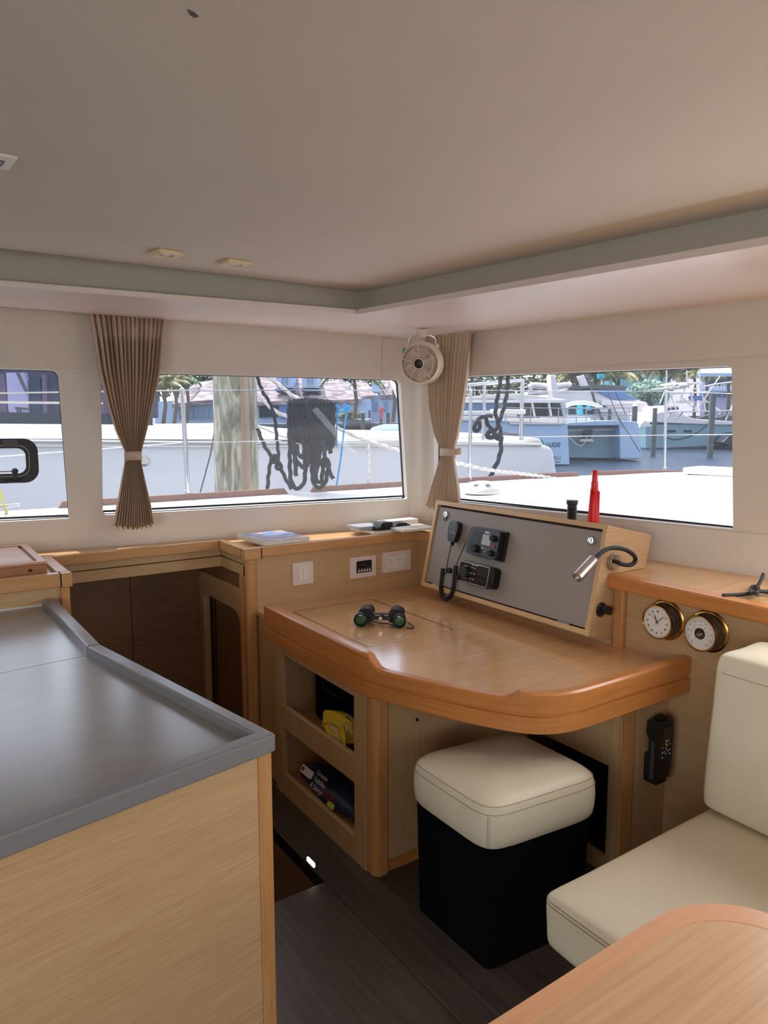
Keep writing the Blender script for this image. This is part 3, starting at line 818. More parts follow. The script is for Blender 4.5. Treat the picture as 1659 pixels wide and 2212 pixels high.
text('print_text', 'Greater\nVisibility\n& Safety!', .026, FPk, label_w, pk, 0.0, .010, .012, squeeze=1)
text('print_text', 'BASIC', .034, FPk, label_r, pk, .095, -.004, .014)
MB().prism(rpoly([(-.15, -.004), (-.06, -.004), (-.06, .026), (-.15, .026)], .008), .007, .012, FPk).build('white_label', label_w, pk)
MB().prism(circ(-.135, .011, .009, 16), .012, .0135, FPk).build('red_dot', label_r, pk)
MB().prism(rpoly([(.10, -.036), (.145, -.036), (.145, -.018), (.10, -.018)], .008), .010, .015, FPk).build('yellow_label', label_y, pk)

# ================================================================== stool
sto = thing('stool', (1.47, 1.53, 0), 'square stool with cream leather seat and black skirted base', 'stool')
SC = Vector((1.487, 1.532))
def sq(th, hx, hy, n):
    c_, s_ = cos(th), sin(th)
    e = 2.0 / n
    return hx * (abs(c_) ** e) * (1 if c_ >= 0 else -1), hy * (abs(s_) ** e) * (1 if s_ >= 0 else -1)
def stool_ring(th, k, z, n=7):
    x, y = sq(th, .214 * k, .190 * k, n)
    return Vector((SC.x + x, SC.y + y - .10 * x, z))
seatp = [(0.0, .368), (.60, .366), (.90, .363), (.955, .362), (.985, .372), (1.0, .40), (1.005, .43), (.995, .462), (.983, .472), (.978, .480), (.970, .4845), (.955, .490), (.90, .501), (.78, .513), (.55, .523), (.28, .529), (0.0, .531)]
m = MB(); NS = 96
m.grid(lambda u, v: stool_ring(2 * pi * u + .0001, seatp[round(v * (len(seatp) - 1))][0], seatp[round(v * (len(seatp) - 1))][1]), NS, len(seatp) - 1, True)
m.build('seat_cushion', leather, sto, smooth=50)
for k_, z_ in ((.999, .4665), (.972, .4875)):
    MB().tube([stool_ring(2 * pi * i / 120 + .0001, k_ + .001, z_) for i in range(120)], .0008, 5, closed=True).build('stitching', stitch, sto)
for sx_ in (-1, 1):
    th0 = radians(225) + sx_ * .0
    x, y = -.1975 + (.006 if sx_ > 0 else -.004), -.1905 + (.0 if sx_ > 0 else .006)
    MB().tube([stool_ring(radians(222.5) + sx_ * .035, 1.004 if z > .39 else .99, z) for z in (.372, .40, .43, .462)], .0008, 5).build('stitching', stitch, sto)
def skirt(u, v):
    k = .90 - .11 * v if v < .98 else .78
    x, y = sq(2 * pi * u + .0001, .196 * (1 - .04 * v), .176 * (1 - .04 * v), 14)
    return Vector((SC.x - .005 + x, SC.y - .002 + y - .08 * x, .364 * (1 - v)))
MB().grid(skirt, 64, 6, True).build('base_skirt', black_v, sto, smooth=60)
MB().prism([(lambda q: (SC.x - .005 + q[0], SC.y + q[1]))(sq(2 * pi * i / 48 + .001, .17, .15, 6)) for i in range(48)], .355, .366).build('seat_board', solid_h, sto)

# ================================================================== sofa
so = thing('sofa', (1.7, .4, 0), 'cream leather bench sofa with stitched seat and back cushions', 'sofa')
def cushion(x0, x1, y0, y1, z0, z1, r, name, wob=.004, seedv=1, lean=0.0):
    random.seed(seedv)
    m = MB(); nx, ny, nz = 14, 14, 6
    def f(x, y, z): return Vector((x, y, z))
    bm = bmesh.new()
    bmesh.ops.create_cube(bm, size=1)
    bmesh.ops.subdivide_edges(bm, edges=bm.edges, cuts=9, use_grid_fill=True)
    hx, hy, hz = (x1 - x0) / 2, (y1 - y0) / 2, (z1 - z0) / 2
    c = Vector(((x0 + x1) / 2, (y0 + y1) / 2, (z0 + z1) / 2))
    for v in bm.verts:
        def rm(t, h):
            i = round((t + .5) * 10); L = [-h, -h + .3 * r, -h + r]
            if i < 3: return L[i]
            if i > 7: return -L[10 - i]
            return -h + r + (2 * h - 2 * r) * (i - 2) / 6
        p = Vector((rm(v.co.x, hx), rm(v.co.y, hy), rm(v.co.z, hz)))
        q = Vector((max(-hx + r, min(hx - r, p.x)), max(-hy + r, min(hy - r, p.y)), max(-hz + r, min(hz - r, p.z))))
        d = p - q
        if d.length > 1e-6:
            e = Vector((max(-hx + r, min(hx - r, p.x)), 0, 0))
            p = q + d.normalized() * r
        bul = (1 - (p.x / hx) ** 2) * (1 - (p.y / hy) ** 2)
        p.z += .012 * bul * (1 if p.z > 0 else -1)
        p += Vector((sin(p.y * 31 + p.z * 17), sin(p.x * 27 + p.z * 23), sin(p.x * 21 + p.y * 19))) * wob * .5
        p.x += lean * (p.z + hz)
        v.co = c + p
    m.v = [v.co.copy() for v in bm.verts]; m.f = [tuple(v.index for v in f_.verts) for f_ in bm.faces]
    bm.free()
    return m
cushion(1.198, 2.15, -.75, 1.095, .300, .447, .028, 's').build('seat_cushion', leather, so, smooth=60, subsurf=1)
cushion(1.815, 2.06, -.75, 1.10, .452, .905, .04, 'b', lean=.10, seedv=3).build('back_cushion', leather, so, smooth=60, subsurf=1)
MB().box(1.30, 2.16, -.75, 1.04, .0, .303).build('sofa_base', shade_oak, so)
for dz, xx in ((.4205, 1.1965), (.4285, 1.1985)):
    MB().tube([(xx, -.72, dz), (xx, 1.06, dz), (xx + .004, 1.082, dz), (xx + .014, 1.0925, dz), (1.24, 1.0955, dz), (1.80, 1.0955, dz)], .0008, 5).build('stitching', stitch, so)
for dz in (0, .012, .022):
    xx = 1.8165 + .10 * (.86 - .452) + dz * .55 + .003
    MB().tube([(xx - .006, -.7, .850 + dz), (xx - .006, 1.06, .850 + dz), (xx + .008, 1.089, .850 + dz), (xx + .034, 1.100, .850 + dz), (xx + .15, 1.1015, .852 + dz)], .0008, 5).build('stitching', stitch, so)
MB().tube([(1.816 + .1 * (z - .452) + .035, 1.103, z) for z in (.49, .60, .70, .80, .86)], .0008, 5).build('stitching', stitch, so)

# ================================================================== dining table in the near corner
tb = thing('dining_table', (1.0, .2, 0), 'oak dining table with a paler rounded wooden edge, nearest the viewer', 'table')
tb['label'] = 'oak dining table with rounded paler edge in front of the sofa'
touter = [(.30, .662), (.63, .662), (1.02, .668), (1.075, .655), (1.12, .628), (1.155, .592), (1.172, .55), (1.172, -.6), (.30, -.6)]
tpts = [(p.x, p.y) for p in smooth_path([Vector((x, y, 0)) for x, y in touter], 2)]
tin = [(.34, .630), (.63, .630), (.99, .634), (1.045, .624), (1.085, .602), (1.118, .568), (1.135, .53), (1.135, -.56), (.34, -.56)]
tpi = [(p.x, p.y) for p in smooth_path([Vector((x, y, 0)) for x, y in tin], 2)]
MB().plate(tpts[::-1], [tpi[::-1]], .692, .720).build('table_edge', table_e, tb, bevel=.007, seg=3)
MB().prism([(x, y) for x, y in tpi], .695, .7192).build('tabletop', table_w, tb)
MB().lathe([(.05, .0), (.05, .70)], Fr((.8, -.1, 0), (1, 0, 0), (0, 1, 0)), 24).build('pedestal', steel, tb, smooth=40)
MB().prism([(x, y) for x, y in [(1.163, .553), (1.168, .551), (1.171, .543), (1.166, .546)]], .7201, .7208).build('nick_mark', seam_m, tb)

# ================================================================== instrument console on the desk
CY0, CY1 = 1.67, 2.655
BF = Vector((2.025, CY0, .775)); TF = Vector((2.112, CY0, 1.168))
sl_v = (TF - BF).normalized(); CH = (TF - BF).length; CW = CY1 - CY0
# front frame: a runs left to right in view (towards -Y), b up the slope, c out into the room
FC_ = Fr((BF.x, CY1, BF.z), (0, -1, 0), sl_v); FC_ = Fr(FC_.o, FC_.a, FC_.b, FC_.a.cross(FC_.b) if FC_.a.cross(FC_.b).x < 0 else -FC_.a.cross(FC_.b))
co = thing('instrument_console', (2.17, 2.16, .72), 'slanting oak console box with taupe front panel, standing on the desk', 'console')
SP = [(2.025, .775), (2.112, 1.168), (2.364, 1.108), (2.335, .986), (2.17, .986), (2.17, .735)]
FX = Fr((0, 0, 0), (1, 0, 0), (0, 0, 1), (0, 1, 0))
tk = .018
MB().prism(SP, CY0, CY0 + tk, FX).build('side_panel', oak_h, co, bevel=.001)
MB().prism(SP[:4] + [(2.152, .986), (2.152, .735)], CY1 - tk, CY1, FX).build('side_panel', oak_h, co, bevel=.001)
MB().box(tk, CW - tk, CH - tk, CH, -.25, 0, FC_).build('top_board', oak_lx, co)
MB().box(tk, CW - tk, 0, tk, -.14, 0, FC_).build('bottom_board', oak_h, co)
pale = wood('pale_oak_edge_strip', (214, 178, 128), (196, 156, 104), 'y', rough=.4, fine=.5)
E3 = .0025
MB().box(0, CW, CH - tk, CH + .001, 0.0002, E3, FC_).build('edge_strip', pale, co)
MB().box(0, CW, -.001, tk, 0.0002, E3, FC_).build('edge_strip', pale, co)
pale_v = wood('pale_oak_edge_strip_upright', (214, 178, 128), (196, 156, 104), 'v', rough=.4, fine=.5)
MB().box(0, tk, tk, CH - tk, 0.0002, E3, FC_).build('edge_strip', pale_v, co)
MB().box(CW - tk, CW, tk, CH - tk, 0.0002, E3, FC_).build('edge_strip', pale_v, co)
MB().box(tk, CW - tk, tk, CH - tk, -.03, -.02, FC_).build('shadow_gap', seam_m, co)
pnl = MB().box(tk + .004, CW - tk - .004, tk + .005, CH - tk - .009, -.02, -.006, FC_).build('front_panel', grey_panel, co, bevel=.001)
MB().prism([(2.152, .7205), (2.17, .7205), (2.17, .76), (2.152, .76)], CY0 + .001, CY1, FX).build('kick_board', oak_h, co)
C6 = -.006
def lock(px, py, tilt=0, tab=False):
    u, v = FC_.uv(px, py, C6)
    F = FC_.at(u, v, C6)
    o = MB().lathe([(.0155, 0), (.0155, .004), (.0135, .009), (.011, .0095), (.0105, .007), (.0, .007)], F, 28).build('lock', chrome, co, smooth=35)
    MB().box(-.0014, .0014, -.008, .008, .0072, .0085, F.at(0, 0, 0, tilt)).build('key_slot', black_p, o)
    if tab: MB().prism(rpoly([(-.018, -.026), (.004, -.030), (.014, -.006), (-.006, -.004)], .006), .001, .004, F).build('key_tab', black_p, o)
lock(965, 1112, .0, True); lock(1279.5, 1168, .05)
for px0, py0 in ((945, 1257.5), (1218, 1345)):
    u, v = FC_.uv(px0, py0, 0)
    MB().box(u - .030, u + .030, tk + .0005, tk + .0055, -.008, .0045, FC_).build('hinge', steel, co)

# ---------------------------------------------------------------- VHF radio
ra = thing('vhf_radio', FC_(*FC_.uv(1045, 1175, C6), C6), 'black marine radio with round knobs and grey screen, upper of two on the console', 'radio')
u0, v0 = FC_.uv(1003, 1140, .045); u1, v1 = FC_.uv(1085, 1160, .045)
ru0, rv0 = FC_.uv(1016, 1139, .03)
RW, RH = .188, .118
rcx, rcy = FC_.uv(1041, 1172, .04)
R_ = FC_.at(rcx, rcy, C6)
MB().prism(rpoly([(-RW / 2 + .006, -RH / 2 - .004), (RW / 2 + .012, -RH / 2 - .004), (RW / 2 + .012, RH / 2 + .004), (-RW / 2 + .006, RH / 2 + .004)], .01), 0, .016, R_).build('back_flange', black_p, ra, bevel=.002)
MB().prism(rpoly([(-RW / 2, -RH / 2 + .012), (-RW / 2 + .016, -RH / 2), (RW / 2 - .01, -RH / 2), (RW / 2, -RH / 2 + .01), (RW / 2, RH / 2 - .01), (RW / 2 - .01, RH / 2), (-RW / 2 + .014, RH / 2), (-RW / 2, RH / 2 - .012)], .006), .016, .042, R_).build('radio_body', black_p, ra, bevel=.004)
Rf = R_.at(0, 0, .0422)
m = MB()
for i in range(9):
    a = -RW / 2 + .010 + i * .0068
    m.prism([(a, -.008 - .012 + .0), (a + .003, -.020), (a + .003 + .022, .042), (a + .022, .042)], 0, .0012, Rf.at(-.004, 0, 0))
m.build('speaker_grille', black_g, ra)
MB().box(-.006, .048, -.008, .036, 0, .0012, Rf).build('screen', screen_m, ra)
def knob(F, x, y, r, h, name, par, mt=black_r):
    return MB().lathe([(r, 0), (r, h * .8), (r * .9, h), (0, h)], F.at(x, y), 24).build(name, mt, par, smooth=35)
knob(Rf, .062, .026, .0125, .016, 'knob', ra); knob(Rf, .062, -.036, .0125, .016, 'knob', ra); knob(Rf, -.034, -.030, .0165, .018, 'knob', ra)
MB().box(.055, .076, -.012, .000, 0, .002, Rf).build('distress_key', label_r, ra)
MB().box(-.002, .009, -.026, -.018, 0, .001, Rf).build('menu_key', label_y, ra)
MB().box(-.058, -.050, -.0375, -.0335, 0, .001, Rf).build('key_mark', label_w, ra)
for i in range(7):
    MB().box(.016 + (i % 3) * .012, .0195 + (i % 3) * .012, -.024 - (i // 3) * .010, -.0205 - (i // 3) * .010, 0, .0008, Rf).build('key_mark', label_w, ra)
text('brand_text', 'B&G', .013, Rf, label_w, ra, .020, .0455, .001, bold=.0004, squeeze=1.15)

# ---------------------------------------------------------------- stereo
stt = thing('marine_stereo', FC_(*FC_.uv(1030, 1245, C6), C6), 'wide black marine stereo with a ringed dial, lower of the two on the console', 'stereo')
scx, scy = FC_.uv(1022, 1240, .04)
Q = FC_.at(scx + .006, scy, C6)
QW, QH = .222, .092
MB().prism(rrect(-QW / 2, QW / 2, -QH / 2, QH / 2, .022, 6), 0, .040, Q).build('stereo_body', black_g, stt, bevel=.005, seg=3)
Qf = Q.at(0, 0, .0402)
MB().plate(rrect(-QW / 2 + .004, QW / 2 - .030, -QH / 2 + .003, QH / 2 - .003, .008), [rrect(-QW / 2 + .0065, QW / 2 - .032, -QH / 2 + .0055, QH / 2 - .0055, .007)], 0, .0012, Qf).build('chrome_line', satin, stt)
knob(Qf, -.062, .0, .024, .016, 'dial', stt)
MB().plate(circ(-.062, 0, .0275, 32), [circ(-.062, 0, .0255, 32)], 0, .003, Qf).build('dial_ring', steel, stt)
MB().box(.012, .070, -.028, .026, 0, .0010, Qf).build('screen', screen_d, stt)
for i in range(6):
    x, y = -.024 + (i % 2) * .017, .025 - (i // 2) * .024
    MB().box(x - .003, x + .004, y - .0018, y + .0018, 0, .0008, Qf).build('key_mark', label_w, stt)
MB().prism([(-.030, QH / 2 - .010), (.012, QH / 2 - .010), (.008, QH / 2 - .0035), (-.026, QH / 2 - .0035)], 0, .0015, Qf).build('badge', satin, stt)
text('brand_text', 'FUSION', .0062, Qf, black_p, stt, -.009, QH / 2 - .0068, .0018, bold=.0002)

# ---------------------------------------------------------------- microphone, coil and leads
mc = thing('microphone', FC_(*FC_.uv(980, 1150, C6), C6), 'black fist microphone hanging on the console with a coiled cord', 'microphone')
mcx, mcy = FC_.uv(977, 1148, .03)
M_ = FC_.at(mcx, mcy, C6)
body = [(-.020, -.046), (.020, -.046), (.031, .0), (.031, .034), (.020, .047), (-.020, .047), (-.031, .034), (-.031, .0)]
MB().prism(rpoly(body, .012), .010, .036, M_).build('microphone_body', black_p, mc, bevel=.007, seg=3)
MB().box(-.01, .01, -.01, .014, 0, .012, M_).build('clip', black_p, mc)
m = MB()
for i in range(6): m.box(-.019, .019, .012 + i * .0055, .0148 + i * .0055, .0362, .0375, M_)
m.build('speaker_slots', black_g, mc)
for i in range(6):
    MB().box(-.018 + (i % 3) * .014, -.0125 + (i % 3) * .014, .000 - (i // 3) * .009, .0025 - (i // 3) * .009, .0365, .0374, M_).build('key_mark', label_y if i == 3 else label_w, mc)
MB().lathe([(.011, 0), (.011, .004), (.007, .005), (.0095, .008), (.0065, .010), (.008, .014), (.004, .020)], Fr(M_(0, -.044, .022), M_.a, M_.c, -M_.b), 16).build('strain_relief', black_r, mc, smooth=40)
def cpt(px, py, c): return FC_(*FC_.uv(px, py, c), c)
cord = [cpt(975, 1176, .02), cpt(972, 1190, .018), cpt(968, 1208, .018), cpt(965, 1225, .02), cpt(964, 1238, .026), cpt(960, 1243, .034), cpt(955, 1236, .034)]
MB().tube(smooth_path(cord, 2), .0024, 6).build('cord', black_r, mc, smooth=60)
coil_c = smooth_path([cpt(957, 1228, .036), cpt(955, 1250, .040), cpt(952, 1272, .044), cpt(956, 1290, .046), cpt(965, 1296, .046), cpt(975, 1287, .046), cpt(980, 1268, .044), cpt(983, 1245, .040), cpt(985, 1222, .036)], 3)
base = resample(coil_c, .0008); hel = []
upv = FC_.c
for i, p in enumerate(base):
    t = (base[min(i + 1, len(base) - 1)] - base[max(0, i - 1)]).normalized()
    a = t.cross(upv).normalized(); b = t.cross(a)
    th = i * .0008 / .0046 * 2 * pi
    hel.append(p + a * (.0092 * cos(th)) + b * (.0092 * sin(th)))
MB().tube(hel, .0021, 5).build('coiled_cord', black_r, mc, smooth=60)
MB().tube(smooth_path([cpt(985, 1222, .034), cpt(988, 1214, .026), cpt(996, 1196, .02), cpt(1003, 1180, .018), cpt(1008, 1166, .016)], 2), .0022, 6).build('cord', black_r, mc, smooth=60)
hk = cpt(968, 1230, .010)
MB().lathe([(.012, 0), (.012, .020), (.008, .024), (0, .024)], FC_.at(*FC_.uv(968, 1232, .01), C6), 16).build('cord_socket', black_p, mc, smooth=35)

# ---------------------------------------------------------------- reading lamp on the console side
FSd = Fr((2.1, CY0, 1.0), (1, 0, 0), (0, 0, 1), (0, -1, 0))
lmp = thing('reading_lamp', at_y(1335, 1213, CY0), 'flexible reading lamp with satin barrel head on a black gooseneck', 'reading lamp')
u, v = FSd.uv(1326, 1213, .006); L_ = FSd.at(u, v, 0)
MB().lathe([(.030, 0), (.030, .014), (.028, .017), (0, .017)], L_, 36).build('wall_rose', satin, lmp, smooth=35)
def lpt(px, py, c): return FSd(*FSd.uv(px, py, c), c)
neck = smooth_path([lpt(1330, 1213, .016), lpt(1333, 1214, .036), lpt(1345, 1220, .05), lpt(1366, 1221, .06), lpt(1375, 1208, .066), lpt(1366, 1195, .074), lpt(1345, 1184, .085), lpt(1315, 1183, .10), lpt(1296, 1195, .115), lpt(1281, 1213, .125)], 3)
MB().tube(neck, .0078, 10).build('gooseneck', black_r, lmp, smooth=60)
h0, h1 = lpt(1281, 1210, .125), lpt(1247, 1248, .135)
ax = (h1 - h0).normalized(); HF = Fr(h0, ax.orthogonal().normalized(), ax.cross(ax.orthogonal()).normalized(), ax)
hl_ = (h1 - h0).length
MB().lathe([(.0, -.002), (.017, -.002), (.0178, .0), (.0178, hl_), (.0160, hl_ + .001), (.0150, hl_ - .008), (0, hl_ - .008)], HF, 32).build('lamp_head', satin, lmp, smooth=35)
MB().box(-.006, .006, -.003, .003, .012, .034, Fr(h0 + Vector((0, 0, -.019)), ax.cross(Vector((0, 0, 1))).normalized(), ax.cross(ax.cross(Vector((0, 0, 1)))).normalized(), ax)).build('switch', satin, lmp)

# black deck fitting on the console side
bs = thing('mounting_socket', at_y(1303, 1318, CY0), 'round black swivel bracket screwed low on the console side', 'bracket')
u, v = FSd.uv(1303, 1318, .01); K = FSd.at(u, v, 0)
MB().lathe([(.027, 0), (.027, .003), (.022, .006), (0, .006)], K, 28).build('round_plate', black_p, bs, smooth=35)
MB().prism(rpoly([(-.010, -.010), (.016, -.016), (.020, -.006), (.024, .008), (.012, .018), (-.010, .018)], .005), .006, .034, K).build('bracket_arm', black_p, bs, bevel=.003)
for sx_, sy_ in ((-.013, .017), (.0, -.022)):
    MB().lathe([(.003, .0), (.003, .0068), (0, .0072)], K.at(sx_, sy_), 10).build('screw', steel, bs)

# ---------------------------------------------------------------- behind the console top
blk = thing('black_torch', (2.19, 1.88, 1.152), 'black ribbed torch standing on the console beside the red one', 'torch')
p = at_x(1235, 1121, 2.17); p.z = 1.150; blk.location = p; WLOC[blk.name] = p.copy()
prb = []
for i in range(8): prb += [(.0195, i * .008), (.0178, i * .008 + .004)]
MB().lathe([(.0, 0)] + prb + [(.0185, .066), (.0215, .070), (.0225, .080), (.021, .085), (0, .085)], Fr(p, (1, 0, 0), (0, 1, 0)), 24).build('barrel', black_p, blk, smooth=30)
MB().box(-.026, -.019, -.004, .004, .062, .084, Fr(p, (1, .5, 0), (-.5, 1, 0))).build('clip', black_p, blk)
red = thing('red_signal_horn', (2.19, 1.8, 1.14), 'tall red plastic tapering horn standing on the console', 'horn')
p = at_x(1281.5, 1130, 2.16); p.z = 1.1495; red.location = p; WLOC[red.name] = p.copy()
MB().lathe([(0, 0), (.0205, 0), (.0215, .010), (.0185, .070), (.0150, .128), (.0158, .130), (.0158, .134), (.0135, .140), (.0125, .164), (.0105, .166), (.0098, .205), (.008, .208), (0, .206)], Fr(p, (1, 0, 0), (0, 1, 0)), 32).build('horn_body', red_p, red, smooth=35)
MB().box(-.004, .004, -.0205, -.013, .03, .13, Fr(p, (1, .4, 0), (-.4, 1, 0))).build('side_rib', red_p, red)

# ---------------------------------------------------------------- switch plates on the desk back panel
PB = Fr((1.284, 2.86, .72), (1, 0, 0), (0, 0, 1), (0, -1, 0))
def plate_rect(px0, py0, px1, py1):
    a = PB.uv(px0, py0); b = PB.uv(px1, py1); return a[0], b[0], b[1], a[1]
def face_plate(name, cx, cz, w, h, label, cat):
    t = thing(name, (cx, 2.86, cz), label, cat)
    F = Fr((cx, 2.86, cz), (1, 0, 0), (0, 0, 1), (0, -1, 0))
    MB().prism(rrect(-w / 2, w / 2, -h / 2, h / 2, .004), 0, .008, F).build('face_plate', plate_m, t, bevel=.003)
    return t, F
t, F = face_plate('light_switch', 1.509, .857, .104, .102, 'pale double rocker switch plate on the desk back panel', 'light switch')
MB().plate(rrect(-.028, .028, -.032, .032, .003), [rrect(-.024, .024, -.028, .028, .002)], .008, .0105, F).build('inner_bezel', switch_m, t)
MB().box(-.0235, -.0006, -.0275, .0275, .006, .0115, F).build('rocker', switch_m, t, bevel=.001)
MB().box(.0006, .0235, -.0275, .0275, .006, .0115, F).build('rocker', switch_m, t, bevel=.001)
for x in (-.012, .012): MB().box(x - .006, x + .006, .019, .0198, .0115, .0118, F).build('mark', satin, t)
t, F = face_plate('battery_monitor', 1.829, .850, .146, .100, 'pale wall plate with a dark digital display and five round buttons', 'control panel')
MB().prism(rrect(-.038, .046, -.026, .030, .002), .008, .012, F).build('display_module', black_p, t, bevel=.001)
MB().box(-.028, .036, .002, .020, .012, .0126, F).build('screen', screen_d, t)
for i in range(5):
    x = -.026 + i * .015
    MB().lathe([(.0048, 0), (.0048, .002), (0, .0028)], F.at(x, -.0165, .012), 16).build('button', switch_m, t, smooth=35)
    MB().box(x - .0035, x + .0035, -.0085, -.007, .012, .0124, F).build('mark', label_w, t)
t, F = face_plate('power_outlet', 2.026, .856, .170, .100, 'pale double power outlet plate nearest the console', 'outlet')
MB().plate(rrect(-.058, .052, -.032, .028, .003), [rrect(-.054, .048, -.027, .023, .002)], .008, .0105, F).build('inner_bezel', switch_m, t)
for i in range(2):
    x0 = -.0535 + i * .0515
    MB().box(x0, x0 + .026, -.0265, .0225, .006, .0105, F).build('socket_module', switch_m, t)
    for dx in (-.0048, .0048): MB().box(x0 + .013 + dx - .0008, x0 + .013 + dx + .0008, .002, .013, .0105, .0108, F).build('slot', black_p, t)
    MB().lathe([(.0025, 0), (.0025, .0004)], F.at(x0 + .013, -.010, .0105), 10).build('ground_hole', black_p, t)
    MB().box(x0 + .0265, x0 + .051, -.0265, .0225, .006, .0105, F).build('blank_module', switch_m, t)

# ---------------------------------------------------------------- clock and barometer on the wall
FWL = Fr((2.17, 2.86, 0), (0, -1, 0), (0, 0, 1), (-1, 0, 0))
def ships_dial(name, px, py, dial_px, label, cat):
    """px,py: centre of the dial face"""
    dep = .052
    u, v = FWL.uv(px, py, dep); F = FWL.at(u, v, 0)
    t = thing(name, F(0, 0, 0), label, cat)
    MB().lathe([(.070, 0), (.070, .002), (.066, .005), (.061, .006), (.059, .010)], F, 48, cap=True).build('mounting_flange', brass, t, smooth=30)
    MB().lathe([(.059, .010), (.0575, .014), (.0568, .046), (.0568, .048)], F, 48, cap=False).build('case', tarnish, t, smooth=30)
    MB().lathe([(.0565, .0465), (.0585, .048), (.0590, .052), (.0575, .0550), (.0545, .0556), (.0525, .052)], F, 48, cap=False).build('bezel', brass, t, smooth=35)
    d = MB().lathe([(.053, .0505), (0, .0506)], F, 48).build('dial', white_p, t)
    for k in range(3):
        MB().lathe([(.0025, 0), (.0025, .0005)], F.at(.067 * cos(pi / 2 + k * 2.09), .067 * sin(pi / 2 + k * 2.09), .0055), 8).build('screw', black_p, t)
    return t, F.at(0, 0, .0508)
t, F = ships_dial('ship_clock', 1419, 1344, 0, 'brass ship clock with roman numerals below the shelf lip', 'clock')
for i, s_ in enumerate(['XII', 'I', 'II', 'III', 'IIII', 'V', 'VI', 'VII', 'VIII', 'IX', 'X', 'XI']):
    a = pi / 2 - i * pi / 6
    text('numeral', s_, .0088 if len(s_) < 4 else .0076, F.at(.037 * cos(a), .037 * sin(a), 0, a - pi / 2), black_p, t, c=.0004, bold=.0003)
m = MB()
for i in range(60):
    a = i * pi / 30; m.box(-.0003, .0003, .0462, .0488 if i % 5 else .0475, 0, .0003, F.at(0, 0, 0, a))
m.build('minute_track', black_p, t)
def hand(F, ang, L, w, par, tail=.008, c=.001):
    MB().prism([(-tail, -w / 2), (L * .55, -w), (L, 0), (L * .55, w), (-tail, w / 2)], 0, .0006, F.at(0, 0, c, ang)).build('hand', black_p, par)
hand(F, radians(116), .030, .0018, t); hand(F, radians(44), .040, .0013, t, c=.0018); hand(F, radians(137), .044, .0004, t, c=.0026)
MB().lathe([(.0026, 0), (.0026, .004), (0, .004)], F, 12).build('hub', black_p, t)
text('maker_mark', 'S', .006, F, stitch, t, 0, .016, .0004, shear=.3)
t, F = ships_dial('ship_barometer', 1511, 1369, 0, 'brass ship barometer with an open dark centre, nearest the sofa', 'barometer')
MB().lathe([(.0185, .0002), (.0180, .0008), (0, .0009)], F, 32).build('centre_opening', black_g, t)
MB().box(-.010, .008, -.004, .003, .001, .003, F.at(0, -.002, 0, .5)).build('movement', satin, t)
MB().plate(circ(.002, -.002, .011, 20), [circ(.002, -.002, .007, 20)], .001, .002, F).build('movement_ring', tarnish, t)
hand(F, radians(52), .030, .0011, t, c=.004); hand(F, radians(228), .024, .0012, t, c=.0035)
m = MB()
for i in range(80):
    a = radians(-55) + radians(290) * i / 79 - pi / 2 + pi
    m.box(-.0002, .0002, .0440, .0475 if i % 4 else .0492, 0, .0003, F.at(0, 0, 0, radians(145) - radians(290) * i / 79))
m.build('scale_marks', black_p, t)
for i, s_ in enumerate(['960', '970', '980', '990', '1000', '1010', '1020', '1030', '1040', '1050', '1060']):
    a = radians(90 + 140) - radians(280) * i / 10
    text('numeral', s_, .0052, F.at(.0395 * cos(a), .0395 * sin(a), 0, a - pi / 2), black_p, t, c=.0004)
for i, s_ in enumerate(['Stormy', 'Rain', 'Change', 'Fair', 'Very Dry']):
    a = radians(90 + 80) - radians(160) * i / 4
    text('forecast_text', s_, .0050, F.at(.0285 * cos(a), .0285 * sin(a), 0, a - pi / 2), black_p, t, c=.0004)

# ---------------------------------------------------------------- handset on the pedestal
hs = thing('radio_handset', (2.065, 1.43, .31), 'black wireless radio handset in a wall cradle beside the desk end', 'handset')
FH_ = Fr((2.070, 1.4325, .448), (1, 0, 0), (0, 0, 1), (0, -1, 0))
MB().box(-.028, .030, -.108, -.02, 0, .020, FH_).build('cradle', black_p, hs, bevel=.004)
MB().box(-.026, .030, -.120, -.104, .0, .052, FH_).build('cradle_foot', black_p, hs, bevel=.003)
FYZ = Fr((0, 1.4325, .448), (0, -1, 0), (0, 0, 1), (1, 0, 0))
side = [(.018, -.108), (.050, -.110), (.057, -.06), (.060, .06), (.056, .104), (.010, .100), (.006, .056), (.018, .034)]
MB().prism(rpoly(side, .006), 2.040, 2.112, FYZ).build('handset_body', black_p, hs, bevel=.004)
MB().prism([(.026, -.102), (.042, -.102), (.042, .028), (.029, .032)], 2.0385, 2.0405, FYZ).build('grip', mat('dark_grey_rubber', (58, 60, 62), .7), hs)
MB().box(-.010, .026, .102, .111, .018, .046, FH_).build('top_key', black_r, hs, bevel=.002)
Hf = Fr((2.076, 1.4325 - .0604, .448), (1, 0, 0), (0, 0, 1), (0, -1, 0))
MB().box(-.022, .024, .040, .082, -.004, .0012, Hf).build('screen', mat('handset_screen', (44, 42, 34), .2), hs)
text('brand_text', 'B&G', .0105, Hf, label_w, hs, .002, .033, .0012, bold=.0003)
MB().box(-.003, .006, .016, .024, -.002, .0012, Hf).build('menu_key', label_y, hs)
for x, y in ((-.014, .014), (.015, .018), (0, .006), (0, -.012), (-.007, -.003), (.007, -.003), (-.014, -.005), (.015, -.002), (-.013, -.022), (.015, -.016)):
    MB().box(x * 1.4 - .002, x * 1.4 + .002, y - .0012, y + .0012, -.002, .0012, Hf).build('key_mark', label_w, hs)

